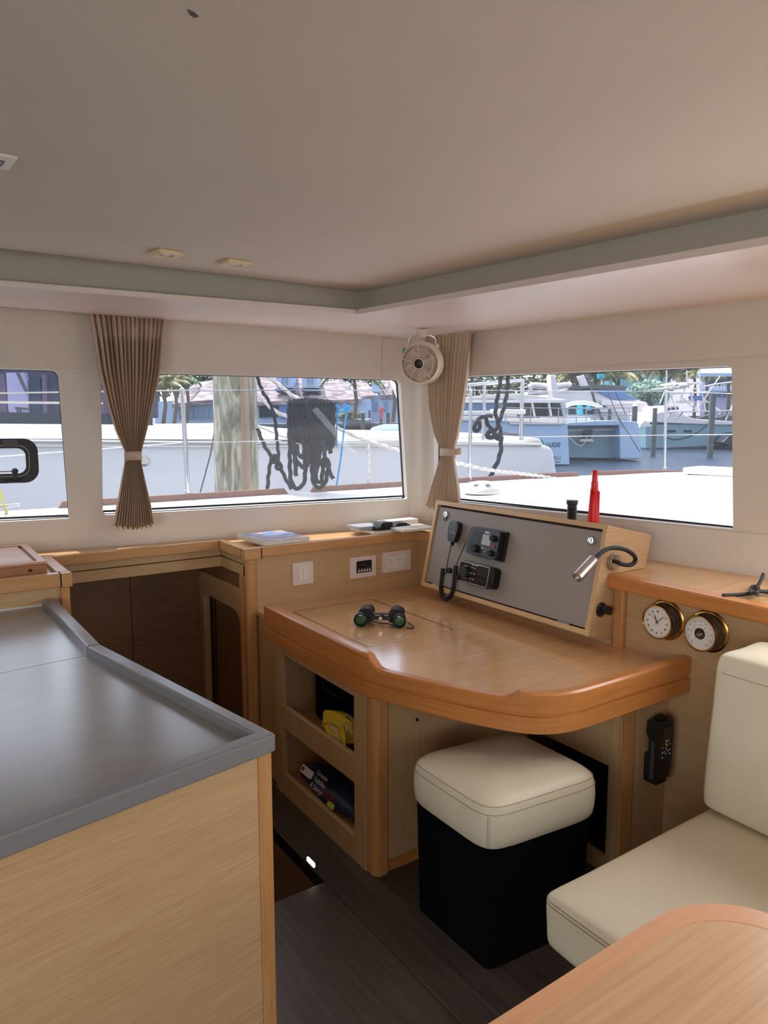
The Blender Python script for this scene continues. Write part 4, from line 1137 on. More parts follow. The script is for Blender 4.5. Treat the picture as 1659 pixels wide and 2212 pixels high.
# ---------------------------------------------------------------- binoculars
bn = thing('binoculars', (1.63, 2.35, .72), 'black binoculars with green coated lenses lying on the desk hatch', 'binoculars')
pa = at_z(780, 1357, .72); pb_ = at_z(866, 1358, .72)
# the two objective ends face the viewer
BZ = .72
A = Vector((1.515, 2.385, 0)); B = Vector((1.632, 2.283, 0))
Bax = (B - A).normalized(); fwd = Vector((Bax.y, -Bax.x, 0))
if fwd.dot(-FH) < 0: fwd = -fwd
mid = (A + B) / 2
OR = .0275
for s_, c0 in ((-1, A), (1, B)):
    oc = Vector((c0.x, c0.y, BZ + OR))
    tilt = Vector((0, 0, .16))
    back = (-fwd + tilt * 0.5).normalized()
    X_ = back.cross(Vector((0, 0, 1))).normalized(); Fo = Fr(oc, X_, back.cross(X_), back)
    MB().lathe([(.0225, -.0015), (.0250, -.004), (OR, -.002), (OR + .0003, .014), (.0262, .020), (.0255, .03), (.0235, .042)], Fo, 32, cap=False).build('objective_barrel', black_r, bn, smooth=35)
    MB().lathe([(.0226, .003), (.018, .0012), (.010, .0002), (0, 0)], Fo, 28).build('objective_lens', lens_g, bn, smooth=60)
    inn = -s_
    pc = oc - fwd * .062 + Bax * (inn * .016) + Vector((0, 0, .010))
    Fp = Fr(pc, Bax, Vector((0, 0, 1)), -fwd)
    MB().prism(rpoly([(-.030, -.026), (.030, -.026), (.030, .018), (.014, .030), (-.014, .030), (-.030, .018)], .012), -.026, .034, Fp).build('prism_housing', black_r, bn, bevel=.006, seg=3)
    ec = pc - fwd * .034 + Bax * (inn * .004) + Vector((0, 0, .003))
    Fe = Fr(ec, Bax, Vector((0, 0, 1)), -fwd)
    MB().lathe([(.019, 0), (.018, .016), (.0205, .018), (.0205, .034), (.016, .036)], Fe, 24).build('eyepiece', black_r, bn, smooth=35)
mz = Vector((mid.x, mid.y, BZ + OR)) - fwd * .055
Fm = Fr(mz, Bax, Vector((0, 0, 1)), -fwd)
MB().box(-.045, .045, -.006, .010, -.022, -.012, Fm).build('front_bridge', black_p, bn, bevel=.003)
MB().box(-.040, .040, .014, .019, -.018, .010, Fm).build('top_bridge', black_p, bn, bevel=.002)
MB().lathe([(.0, -.026), (.007, -.026), (.007, .04), (0, .04)], Fm, 20).build('focus_shaft', black_p, bn, smooth=35)
MB().lathe([(.0075, 0), (.0075, .003), (.0035, .003), (.0035, .0015), (0, .0015)], Fr(Fm(0, .003, -.0255), Bax, Vector((0, 0, 1)), fwd), 20).build('hinge_cap', satin, bn, smooth=35)
strap = smooth_path([Vector((B.x, B.y, BZ + .012)) - fwd * .05 + Bax * .03, Vector((B.x, B.y, BZ + .006)) - fwd * .02 + Bax * .052, Vector((B.x, B.y, BZ + .004)) - fwd * .0 + Bax * .060, Vector((B.x, B.y, BZ + .003)) + fwd * .008 + Bax * .048, Vector((B.x, B.y, BZ + .003)) + fwd * .0 + Bax * .030], 3)
MB().tube(strap, .0035, 6, flat=.5).build('strap', black_r, bn, smooth=60)
strap = smooth_path([Vector((A.x, A.y, BZ + .014)) - fwd * .05 + Bax * .035, Vector((mid.x, mid.y, BZ + .004)) - fwd * .045, Vector((mid.x, mid.y, BZ + .010)) - fwd * .03 + Bax * .015, Vector((B.x, B.y, BZ + .006)) - fwd * .03 - Bax * .03], 3)
MB().tube(strap, .0035, 6, flat=.5).build('strap', black_r, bn, smooth=60)

# ---------------------------------------------------------------- things on the shelf
bk = thing('spiral_guidebook', (1.45, 3.0, SHZ), 'spiral-bound guidebook with a blue photo cover on the shelf', 'book')
z0 = 1.0005
cA, cB, cC, cD = [at_z(x, y, 1.004) for x, y in ((534, 1176), (573, 1181), (662, 1167), (612, 1146))]
BO = Vector((1.325, 2.850, 0)); ba = Vector((.995, .06, 0)).normalized()
BK = Fr((BO.x, BO.y, z0), ba, Vector((-ba.y, ba.x, 0)))
cover_m = bpy.data.materials.new('guidebook_photo_cover'); cover_m.use_nodes = True
_nt = cover_m.node_tree; _b = _nt.nodes['Principled BSDF']; _tc = _nt.nodes.new('ShaderNodeTexCoord')
_mp = _nt.nodes.new('ShaderNodeMapping'); _mp.inputs['Scale'].default_value = (7, 12, 1); _mp.inputs['Location'].default_value = (.5, 1.1, 0)
_n = _nt.nodes.new('ShaderNodeTexNoise'); _n.inputs['Scale'].default_value = 1.3; _n.inputs['Detail'].default_value = 4
_r = _nt.nodes.new('ShaderNodeValToRGB')
_r.color_ramp.elements[0].position = .38; _r.color_ramp.elements[0].color = lin(40, 110, 190)
_r.color_ramp.elements[1].position = .66; _r.color_ramp.elements[1].color = lin(206, 204, 214)
_e = _r.color_ramp.elements.new(.47); _e.color = lin(120, 160, 210)
_e = _r.color_ramp.elements.new(.54); _e.color = lin(168, 152, 150)
_nt.links.new(_tc.outputs['Object'], _mp.inputs['Vector']); _nt.links.new(_mp.outputs['Vector'], _n.inputs['Vector'])
_nt.links.new(_n.outputs['Fac'], _r.inputs['Fac']); _nt.links.new(_r.outputs['Color'], _b.inputs['Base Color']); _b.inputs['Roughness'].default_value = .2
paper = mat('page_paper', (224, 218, 210), .8)
def bkz(u): return .016 + .006 * max(0, 1 - u / .09)
m = MB(); n = 12
top = [(.225 * i / n, bkz(.225 * i / n)) for i in range(n + 1)]
MB().prism([(u, z) for u, z in top][::-1] + [(0.0, .0), (.225, 0)], 0, .26, Fr(BK.o, BK.a, Vector((0, 0, 1)), BK.b)).build('page_block', paper, bk)
MB().prism(top + [(u, z + .0012) for u, z in top[::-1]], -.001, .262, Fr(BK.o, BK.a, Vector((0, 0, 1)), BK.b)).build('cover', cover_m, bk)
m = MB()
for i in range(26):
    y = .006 + i * .0098
    m.tube([BK(-.003 + .0115 * cos(a), y + .0008 * a, .0115 + .0115 * sin(a)) for a in [k * 2 * pi / 10 for k in range(10)]], .0011, 4, closed=True)
tag(m.build('spiral_binding', paper, bk), kind='stuff')
text('cover_text', 'Cruising Guide', .018, BK, label_w, bk, .13, .215, .0225)

def flat_box(name, px, py, w, d, h, z, ang, m_, label, cat, rad=.004, bev=.002, extra=None):
    p = at_z(px, py, z)
    F = Fr((p.x, p.y, z), (cos(ang), sin(ang), 0), (-sin(ang), cos(ang), 0))
    t = thing(name, F(w / 2, d / 2, 0), label, cat)
    MB().prism(rrect(0, w, 0, d, rad), 0, h, F).build('body', m_, t, bevel=bev)
    return t, F
t, F = flat_box('white_box_lid', 808, 1155, .34, .21, .010, 1.0005, .02, white_p, 'flat white plastic tray on the shelf under the black case', 'tray')
F0 = F
MB().plate(rrect(0, .34, 0, .21, .006), [rrect(.006, .334, .006, .204, .004)], .010, .014, F0).build('rim', white_p, t)
t, F = flat_box('grey_booklet', 778, 1147, .13, .12, .016, 1.0152, .02, mat('grey_plastic_case', (160, 164, 172), .3), 'pale grey plastic case beside the black charger on the tray', 'case')
t = thing('black_charger', F0(.10, .03, .0148), 'black moulded charger case lying on the white tray', 'charger')
G = Fr(F0(.030, .012, .0148), F0.a, F0.b)
MB().prism(rrect(0, .20, 0, .075, .006), 0, .014, G).build('base', black_p, t, bevel=.003)
MB().prism(rpoly([(.015, .0), (.095, .0), (.085, .024), (.03, .024)], .006), .004, .070, Fr(G(0, 0, .012), G.a, Vector((0, 0, 1)), G.b)).build('raised_lid', black_p, t, bevel=.004)
MB().prism(rpoly([(.11, 0), (.185, .0), (.18, .010), (.125, .012)], .003), .006, .066, Fr(G(0, 0, .013), G.a, Vector((0, 0, 1)), G.b)).build('black_tray', black_g, t, bevel=.002)
t, F = flat_box('white_carton', 832, 1140, .21, .07, .028, 1.0158, .03, white_p, 'small white carton with grey logo behind the black charger', 'box')
t.location = t.location
MB().box(.05, .075, .010, .018, .028, .0285, F).build('logo_mark', satin, t)
MB().box(.08, .10, .010, .018, .028, .0285, F).build('logo_mark', satin, t)
t, F = flat_box('white_leaflet', 870, 1150, .20, .14, .010, 1.0005 + .0146, -.05, white_p, 'white leaflet with print lying at the console end of the tray', 'leaflet')
MB().box(.07, .13, .05, .065, .010, .0104, F).build('print_mark', satin, t)

# black elastic cord on the shelf at the side
t = thing('elastic_cord', at_z(1635, 1275, .99), 'knotted black elastic cord lying on the shelf near the sofa', 'cord')
def zc(px, py, h): return at_z(px, py, .985 + h)
MB().tube(smooth_path([zc(1562, 1286, .008), zc(1600, 1285, .007), zc(1628, 1281, .012), zc(1645, 1276, .018), zc(1675, 1284, .008), zc(1700, 1284, .008)], 3), .0062, 8).build('cord_strand', black_r, t, smooth=60)
MB().tube(smooth_path([zc(1649, 1240, .06), zc(1645, 1252, .045), zc(1638, 1264, .03), zc(1632, 1272, .02), zc(1645, 1279, .014), zc(1668, 1276, .010), zc(1690, 1277, .008)], 3), .0058, 8).build('cord_strand', black_r, t, smooth=60)
MB().tube([zc(1630 + 9 * cos(a), 1274 + 8 * sin(a), .016 + .01 * sin(a)) for a in [k * 2 * pi / 14 for k in range(14)]], .0058, 8, closed=True).build('knot', black_r, t, smooth=60)

# ================================================================== curtains
def curtain(name, F, toff, rows, folds, label, seedv, amp=.016, tie=None, tabpx=None):
    """rows: (py reference not used) list of (u_left, u_right, z, depth) down the cloth"""
    random.seed(seedv)
    t = thing(name, F((rows[0][0] + rows[0][1]) / 2, rows[0][2], toff), label, 'curtain', 'curtains drawn at the window pillars')
    ph = [random.uniform(.75, 1.25) for _ in range(folds * 2 + 1)]
    s = [0]
    for p in ph: s.append(s[-1] + p)
    s = [x / s[-1] for x in s]
    jit = [random.uniform(.7, 1.3) for _ in s]
    zs = [r[2] for r in rows]
    def row_at(v):
        z = zs[0] + (zs[-1] - zs[0]) * v
        for a, b in zip(rows, rows[1:]):
            if z <= a[2] and z >= b[2] - 1e-9:
                k = (a[2] - z) / (a[2] - b[2]); k2 = k
                return [a[i] + (b[i] - a[i]) * k2 for i in range(4)]
        return rows[-1]
    NV = 70; cols = []
    m = MB(); pts = []; K = len(s)
    sub = 3
    U = []
    for i in range(K - 1):
        for j in range(sub): U.append((i, j / sub))
    U.append((K - 2, 1.0))
    for r in range(NV + 1):
        v = r / NV
        a, b, z, d = row_at(v)
        for i, f in U:
            x = s[i] + (s[i + 1] - s[i]) * f
            sg = 1 if i % 2 == 0 else -1
            e = f * 2 - 1
            w = sg * sin(e * pi / 2) * jit[i]
            hd = max(0, 1 - abs(v - .075) / .05)
            w2 = w * (1 - .55 * hd) if v > .075 else w * .7
            x2 = x + .006 * sin(i * 2.3 + v * 5) * (1 - v) + (.012 * sin(i * 3.1) * hd)
            dz = (.006 * sin(i * 1.7 + f) if v > .98 else 0)
            zz = z - (abs(x - .55) * .03 * (1 if v > .8 else 0) * (v - .8) * 5 * -1) + dz
            pts.append(F(a + (b - a) * x2, zz, toff + d * w2))
    nu = len(U)
    fs = [(j * nu + i, j * nu + i + 1, (j + 1) * nu + i + 1, (j + 1) * nu + i) for j in range(NV) for i in range(nu - 1)]
    m.add(pts, fs)
    m.build('cloth', curtain_m, t, smooth=75, solid=.0012)
    a, b, z, d = tie
    m = MB()
    ring = [((a + b) / 2 + (b - a) / 2 * cos(th), toff + .026 * sin(th)) for th in [k * 2 * pi / 28 for k in range(28)]]
    m.add([F(x, z + dz2 + .006 * sin(k * .22), c) for dz2 in (-.019, .019) for k, (x, c) in enumerate(ring)], [(k, (k + 1) % 28, 28 + (k + 1) % 28, 28 + k) for k in range(28)])
    m.build('tie_band', curtain_m, t, smooth=60, solid=.0025)
    if tabpx:
        MB().prism([(b, z - .008), (b + .035, z - .002), (b + .030, z + .030), (b - .004, z + .022)], toff - .012, toff - .009, F).build('tie_tab', curtain_m, t)
    return t
T1 = .085
def r1(l, r, py, d, F=FL, T=T1):
    a = F.uv(l, py, T); b = F.uv(r, py, T); return (a[0], b[0], (a[1] + b[1]) / 2, d)
rows1 = [r1(192, 357, 681, .020), r1(200, 352, 722, .020), r1(213, 344, 800, .022), r1(231, 330, 870, .021), r1(250, 316, 930, .018), r1(271, 304, 978, .012), r1(270, 304, 996, .012), r1(262, 313, 1040, .016), r1(253, 325, 1095, .019), r1(245, 332, 1143, .021)]
c1 = curtain('curtain', FL, T1, rows1, 15, 'taupe pleated curtain tied at the middle between the side windows', 5, tie=r1(269, 306, 987, .012))
T2 = .075
def r2(l, r, py, d): return r1(l, r, py, d, FR_, T2)
rows2 = [r2(918, 1022, 718, .020), r2(922, 1018, 750, .020), r2(926, 1012, 810, .021), r2(930, 1002, 880, .020), r2(941, 990, 940, .016), r2(954, 981, 972, .011), r2(954, 981, 988, .011), r2(947, 984, 1010, .014), r2(936, 991, 1050, .018), r2(922, 996, 1106, .021)]
c2 = curtain('curtain', FR_, T2, rows2, 13, 'taupe pleated curtain tied at the middle behind the fan', 9, tie=r2(952, 982, 979, .011), tabpx=True)
# curtain tracks
tr = MB().tube([FL(FL.uv(165, 681, T1)[0], 1.988, T1), FL(FL.uv(352, 697, T1)[0], 1.972, T1)], .003, 8).build('curtain_track', white_p); tag(tr, 'white curtain track under the soffit above the longer window', 'curtain track')
tr = MB().tube([FR_(FR_.uv(905, 727, T2)[0] , 1.952, T2), FR_(FR_.uv(1022, 715, T2)[0], 1.952, T2)], .003, 8).build('curtain_track', white_p); tag(tr, 'white curtain track above the curtain behind the fan', 'curtain track')

# ================================================================== cabin fan on the soffit
fp = at_z(912, 712, SZ - .002)
fn = thing('cabin_fan', fp, 'small beige cage fan hanging from the soffit in the cabin corner', 'fan')
FV = (EYE - fp); FV.z = 0; FV.normalize()
side_ = Vector((-FV.y, FV.x, 0)); side_ = side_ if side_.dot(RT) > 0 else -side_
# the fan head looks a little left of the viewer and down
fd = (FV - side_ * .28 + Vector((0, 0, -.12))).normalized()
fa = fd.cross(Vector((0, 0, 1))).normalized(); fa = fa if fa.dot(RT) > 0 else -fa
dist_ = (fp - EYE).dot(FW)
fc = EYE + ray(909, 785) * dist_
HFan = Fr(fc, fa, fd.cross(fa) if fd.cross(fa).z > 0 else -fd.cross(fa), fd)
R0 = .0905
MB().box(-.024, .024, -.018, .018, -.022, .0, Fr(fp + Vector((0, 0, .002)), side_, FV, (0, 0, 1))).build('mount', fan_m, fn, bevel=.004)
MB().lathe([(.022, 0), (.021, -.010), (.012, -.020), (0, -.022)], Fr(fp + Vector((0, 0, -.018)), side_, FV, (0, 0, 1)), 24).build('swivel_ball', fan_m, fn, smooth=45)
br = fp + Vector((0, 0, -.022))
hw = .063
top_ = [br + side_ * (-hw) + Vector((0, 0, -.055)), br + side_ * (-hw) + Vector((0, 0, -.022)), br + side_ * (-hw * .72) + Vector((0, 0, -.004)), br, br + side_ * (hw * .72) + Vector((0, 0, -.004)), br + side_ * hw + Vector((0, 0, -.022)), br + side_ * hw + Vector((0, 0, -.055))]
MB().tube(smooth_path(top_, 2), .0045, 8).build('bracket', chrome, fn, smooth=60)
MB().lathe([(R0, -.020), (R0 + .001, .012), (R0 - .003, .018), (R0 - .006, .012), (R0 - .006, -.020)], HFan, 56, cap=False).build('outer_ring', fan_m, fn, smooth=40)
MB().lathe([(R0 - .004, -.05), (R0 + .006, -.048), (R0 + .006, -.020), (R0 - .002, -.018)], HFan, 56, cap=False).build('rear_ring', fan_m, fn, smooth=40)
def ringt(r, c, w, name): return MB().tube([HFan(r * cos(a), r * sin(a), c) for a in [k * 2 * pi / 48 for k in range(48)]], w, 6, closed=True).build(name, fan_m, fn, smooth=60)
for r, c in ((.036, .036), (.066, .032), (.086, .02)): ringt(r, c, .0017, 'cage_ring')
m = MB()
for k in range(72):
    a = k * 2 * pi / 72
    m.tube([HFan(r * cos(a), r * sin(a), c) for r, c in ((.036, .036), (.066, .032), (.088, .016))], .0007, 4)
tag(m.build('cage_wires', fan_m, fn), kind='stuff')
for k in range(5):
    a = radians(20 + 72 * k)
    MB().tube([HFan(r * cos(a), r * sin(a), c) for r, c in ((.024, .036), (.066, .033), (.088, .018))], .002, 6).build('cage_spoke', fan_m, fn, smooth=60)
MB().lathe([(.028, .030), (.027, .038), (.022, .041), (.021, .038)], HFan, 36, cap=False).build('hub_ring', fan_m, fn, smooth=40)
MB().lathe([(.0205, .030), (.0205, .038), (.015, .041), (0, .042)], HFan, 32).build('hub_cap', black_p, fn, smooth=40)
blade_m = mat('translucent_fan_blade', (206, 192, 176), .2)
for k in range(5):
    a0 = 2 * pi * k / 5
    def bl(u, v, a0=a0):
        r = .018 + .058 * v; a = a0 + (u - .5) * (.75 + .35 * v) + .3 * v
        return HFan(r * cos(a), r * sin(a), .006 + .012 * (u - .5) * -1)
    MB().grid(bl, 6, 6).build('blade', blade_m, fn, smooth=60, solid=.0015)
MB().lathe([(.034, -.045), (.034, -.004), (.020, .028), (.0, .030)], HFan, 28).build('motor_housing', fan_m, fn, smooth=40)
m = MB()
for k in range(60):
    a = k * 2 * pi / 60
    m.tube([HFan(r * cos(a), r * sin(a), c) for r, c in ((.034, -.046), (.07, -.052), (.092, -.040))], .0008, 4)
tag(m.build('rear_cage_wires', fan_m, fn), kind='stuff')
MB().tube(smooth_path([br + Vector((0, 0, -.01)), br + side_ * -.02 + Vector((0, 0, -.05)), br + side_ * -.06 + Vector((0, 0, -.03)), br + side_ * -.085 + Vector((0, 0, -.045)), br + side_ * -.08 + Vector((0, 0, -.07))], 3), .0016, 6).build('cable', fan_m, fn, smooth=60)
for s_ in (-1, 1): MB().ball(br + side_ * (hw * s_ * 1.08) + Vector((0, 0, -.050)), .011, 12).build('pivot_knob', fan_m, fn, smooth=60)
for k in (0,):
    MB().box(-.008, .008, -.012, .012, -.003, .003, Fr(br + side_ * -.083 + Vector((0, 0, -.072)), side_, (0, 0, 1))).build('green_tag', mat('green_clip_plastic', (92, 150, 122), .3), fn)

# ================================================================== opening port set into the first side window
PF = FL
u_r = PF.uv(83, 995, -.03)[0]; v_t = PF.uv(60, 947, -.03)[1]; v_b = PF.uv(60, 1042, -.03)[1]
pw = .50
pf = MB().plate(rrect(u_r - pw, u_r, v_b, v_t, .055, 8), [rrect(u_r - pw + .048, u_r - .048, v_b + .040, v_t - .040, .032, 8)], -.044, -.012, PF).build('port_frame', black_p, win1, bevel=.004)
MB().plate(rrect(u_r - pw + .034, u_r - .034, v_b + .028, v_t - .028, .04, 8), [rrect(u_r - pw + .0352, u_r - .0352, v_b + .0292, v_t - .0292, .0388, 8)], -.012, -.0112, PF).build('port_seal', satin, win1)
uh = PF.uv(23, 956, -.01)[0]
MB().box(uh - .028, uh + .028, v_t - .034, v_t - .006, -.012, -.004, PF).build('hinge_bracket', canvas_g, win1, bevel=.002)
ul = PF.uv(30, 1037, -.01)[0]
MB().box(ul - .028, ul + .028, v_b + .004, v_b + .018, -.012, -.003, PF).build('latch_plate', black_g, win1, bevel=.002)
kp = PF(PF.uv(32, 1018, .0)[0], PF.uv(32, 1018, 0)[1], .0)
MB().lathe([(.012, 0), (.013, .008), (.009, .014), (0, .014)], Fr(kp - PF.c * .012, PF.a, PF.b, PF.c), 16).build('latch_knob', black_p, win1, smooth=40)
MB().box(-.008, .008, -.035, 0, -.010, -.002, Fr(kp, PF.a, PF.b, PF.c)).build('latch_stem', black_p, win1)
MB().tube([kp - PF.c * .01, kp - PF.c * .01 - PF.a * .14 - PF.b * .002], .0028, 6).build('latch_bar', satin, win1)

# ================================================================== our own deck outside
DZ = 1.08
dk_poly = [(-3.2, 3.60), (.2, 3.42), (2.44, 3.10), (2.66, 1.3), (3.1, -3.0), (5.2, -3.0), (6.2, -.5), (6.15, 2.4), (5.95, 3.2), (5.55, 3.75), (5.0, 4.05), (4.2, 4.13), (-3.2, 4.13)]
deck = MB().prism(dk_poly, .92, DZ + .0).build('side_deck', deck_m); struct(deck)
# crowned foredeck and low coachroof hump, a smooth shell above the flat deck
def fore(u, v):
    x = 2.52 + u * 3.4; y = 3.95 - v * 6.6
    x += (3.9 - y) * .10 * (1 - u)
    e = min(u, 1 - u) * 6; e = min(1, e); f_ = min(1, min(v, 1 - v) * 8)
    return Vector((x, y, DZ + .002 + .045 * sqrt(max(0, e)) * sqrt(max(0, f_))))
struct(MB().grid(fore, 24, 24).build('foredeck', deck_m, smooth=60))
# hull below the deck edge
struct(MB().box(-3.2, 4.4, 4.09, 4.13, -.6, .93).build('topsides', hull_w))
# teak toe rail in lengths, with gaps at the fairleads
def toe(pts, name='toe_rail', lab=''):
    m = MB(); ps = [Vector((x, y, DZ)) for x, y in pts]
    lo = []; hi = []
    for i, p in enumerate(ps):
        a = ps[max(0, i - 1)]; b = ps[min(len(ps) - 1, i + 1)]; t = (b - a).normalized(); nn = Vector((-t.y, t.x, 0))
        e0 = .0 if 0 < i < len(ps) - 1 else (.025 if i == 0 else -.025)
        lo.append([p + nn * -.013, p + nn * .013]); hi.append([p + nn * -.009 + Vector((0, 0, .036)) + t * e0, p + nn * .009 + Vector((0, 0, .036)) + t * e0])
    pts_ = []; fs = []
    for i in range(len(ps)): pts_ += [lo[i][0], lo[i][1], hi[i][1], hi[i][0]]
    for i in range(len(ps) - 1):
        for k in range(4): fs.append((i * 4 + k, i * 4 + (k + 1) % 4, (i + 1) * 4 + (k + 1) % 4, (i + 1) * 4 + k))
    fs += [(0, 1, 2, 3), tuple((len(ps) - 1) * 4 + k for k in (3, 2, 1, 0))]
    m.add(pts_, fs); o = m.build(name, teak_m); tag(o, lab, 'toe rail', 'teak toe rail lengths'); return o
TY = 4.11
toe([(.725, TY), (2.07, TY)], lab='teak toe rail length between the port window and the wooden piling')
toe([(2.235, TY), (4.2, TY), (4.72, 4.06)], lab='teak toe rail length below the black and blue ropes')
toe([(4.86, 4.04), (5.3, 3.90), (5.62, 3.66)], lab='teak toe rail length at the foot of the far stanchion')
toe([(5.70, 3.58), (5.86, 3.36)], lab='short teak toe rail length behind the white deck hatch')

def stanchion(px, pyb, pyt, lab, lean=(0, 0)):
    b = at_z(px[0], pyb, DZ + .002)
    h = .64
    t = thing('stanchion', b, lab, 'stanchion', 'guard rail stanchions')
    MB().lathe([(.032, 0), (.032, .006), (.017, .012), (.0165, .05), (.0128, .055)], Fr(b, (1, 0, 0), (0, 1, 0)), 20, cap=False).build('base', steel, t, smooth=35)
    # top point where the post shows in the photograph, at the same distance
    d = (b - EYE).dot(FH); tp = at_d(px[1], pyt, d)
    ax = (tp - b).normalized()
    MB().tube([b + ax * .02, tp], .0125, 14).build('post', steel, t, smooth=60)
    MB().ball(tp, .0145, 14).build('cap', steel, t, smooth=60)
    MB().lathe([(.016, -.010), (.016, .010)], Fr(b + ax * .33, ax.orthogonal().normalized(), ax.cross(ax.orthogonal()).normalized(), ax), 14).build('eye_ring', steel, t, smooth=40)
    return b, tp, ax
s1 = stanchion((407, 393), 1078, 843, 'polished steel stanchion between the curtain and the wooden piling')
s2 = stanchion((1014, 1017), 1041, 843, 'polished steel stanchion in the windscreen beside the black ropes')
s3 = stanchion((1436, 1439), 1022, 846, 'polished steel stanchion standing before the teal motor yacht')
def mid(s): return s[0] + s[2] * .33
def far_pt(px, py, d): return at_d(px, py, d)
def wire(a, b, name, lab, r=.0035, m_=steel, sag=.0):
    n = 10; ps = []
    for i in range(n + 1):
        t = i / n; p = a.lerp(b, t); ps.append(p - Vector((0, 0, sag * 4 * t * (1 - t))))
    o = MB().tube(ps, r, 6).build(name, m_, smooth=60); tag(o, lab, 'guard wire', 'guard wires'); return o
dS1 = (s1[0] - EYE).dot(FH)
L0u = at_y(-120, 851, 4.15); L0l = at_y(-120, 996, 4.15)
wire(L0u, s1[1], 'guard_wire', 'upper guard wire running back past the opening port', .0045, white_p)
wire(s1[1], s2[1] , 'guard_wire', 'upper guard wire behind the hanging black rope coil', .004)
wire(s2[1], s3[1], 'guard_wire', 'upper guard wire between the two stanchions in the windscreen', .0035)
wire(s3[1], at_d(1640, 852, 5.4), 'guard_wire', 'upper guard wire beyond the far stanchion', .0035)
wire(L0l, mid(s1), 'guard_wire', 'lower guard wire running back past the opening port', .0035)
wire(mid(s1), mid(s2), 'guard_wire', 'lower guard wire below the hanging black rope coil', .0035)
wire(mid(s2), mid(s3), 'guard_wire', 'lower guard wire between the two stanchions in the windscreen', .0035, fan_m)
wire(mid(s3), at_d(1640, 938, 5.4), 'guard_wire', 'lower guard wire beyond the far stanchion', .0035)
wl2 = wire(at_y(-120, 868, 4.3), at_y(222, 871, 4.3), 'rail_tube', 'thicker white rail just below the upper guard wire', .007, white_p)

for k in range(3):
    a_ = at_z(1000, 1052 + k * 7, DZ + .048); b_ = at_z(1575, 1034 + k * 13, DZ + .048)
    struct(MB().tube([a_.lerp(b_, t) for t in (0, .25, .5, .75, 1)], .0016, 4).build('trim_%d' % (20 + k), fan_m))
# low ventilator and hatch on the foredeck
v0 = at_z(1043, 1061, DZ + .045)
vt = thing('deck_ventilator', v0, 'low round white ventilator on the foredeck', 'ventilator')
MB().lathe([(.112, -.01), (.108, .010), (.085, .040), (.062, .054), (.03, .060), (0, .060)], Fr(v0, (1, 0, 0), (0, 1, 0)), 36).build('cowl', white_p, vt, smooth=30)
for a in (-.5, .35):
    d_ = (EYE - v0); d_.z = 0; d_.normalize(); d_ = Vector((d_.x * cos(a) - d_.y * sin(a), d_.x * sin(a) + d_.y * cos(a), 0))
    c_ = v0 + d_ * .080 + Vector((0, 0, .040)); s_ = Vector((-d_.y, d_.x, 0))
    MB().box(-.014, .014, -.010, .010, -.004, .003, Fr(c_, s_, (d_ * -.8 + Vector((0, 0, .6))).normalized())).build('vent_slot', canvas_g, vt)
hp = [at_z(x, y, DZ + .05) for x, y in ((1470, 1023), (1600, 1030), (1640, 1018), (1500, 1012))]
hh = thing('deck_hatch', hp[0], 'raised white deck hatch edge past the far stanchion', 'hatch')
a_ = (hp[1] - hp[0]).normalized(); b_ = Vector((-a_.y, a_.x, 0)); b_ = b_ if b_.dot(FH) > 0 else -b_
MB().prism(rrect(0, 1.3, 0, .35, .05), .0, .045, Fr(hp[0], a_, b_, (0, 0, 1))).build('hatch_lid', white_p, hh, bevel=.012, seg=3)
MB().prism(rrect(.03, 1.27, .03, .32, .05), -.03, .0, Fr(hp[0], a_, b_, (0, 0, 1))).build('hatch_coaming', canvas_g, hh)
# cleat on the side deck in the first window
cl = thing('deck_cleat', at_z(10, 1092, DZ), 'white mooring cleat on the side deck below the opening port', 'cleat')
e1, e0 = at_y(43, 1090, 4.0), at_y(-70, 1100, 4.0)
MB().tube([e0, e0.lerp(e1, .5) + Vector((0, 0, -.004)), e1], [.007, .012, .006], 10).build('horn', steel, cl, smooth=60)
cb_ = e0.lerp(e1, .45); MB().box(-.03, .03, -.012, .012, DZ - cb_.z, 0, Fr(cb_, (1, 0, 0), (0, 1, 0))).build('cleat_foot', steel, cl)
rp = MB().rope([at_y(-8, 1040, 4.0), at_y(4, 1072, 4.0), at_y(15, 1112, 3.98)], .006).build('mooring_line', rope_y); tag(rp, 'yellow flecked line running down past the deck cleat', 'rope')

# ================================================================== the wooden piling and ropes alongside
PD = 5.25
pa_, pb2 = at_d(512, 1063, PD), at_d(510, 812, PD)
pil = thing('wooden_piling', (pa_.x, pa_.y, -.7), 'large weathered wooden mooring piling beside the side deck', 'piling')
def pilf(u, v):
    th = 2 * pi * u; z = -.7 + 4.0 * v
    r = (.163 - .016 * v) * (1 + .03 * sin(3 * th + z * 1.3) + .012 * sin(11 * th + z * 3))
    return Vector((pa_.x + r * cos(th), pa_.y + r * sin(th), z))
MB().grid(pilf, 48, 24, True).build('timber', pile_m, pil, smooth=50)
sc_dir = (EYE - pa_); sc_dir.z = 0; sc_dir.normalize(); sr_ = Vector((-sc_dir.y, sc_dir.x, 0)); sr_ = sr_ if sr_.dot(RT) > 0 else -sr_
batten = wood('piling_batten', (186, 160, 128), (134, 116, 96), 'v', rough=.9, fine=.12)
MB().box(.040, .098, .120, .158, .98, 2.6, Fr((pa_.x, pa_.y, 0), sr_, sc_dir, (0, 0, 1))).build('batten', batten, pil)
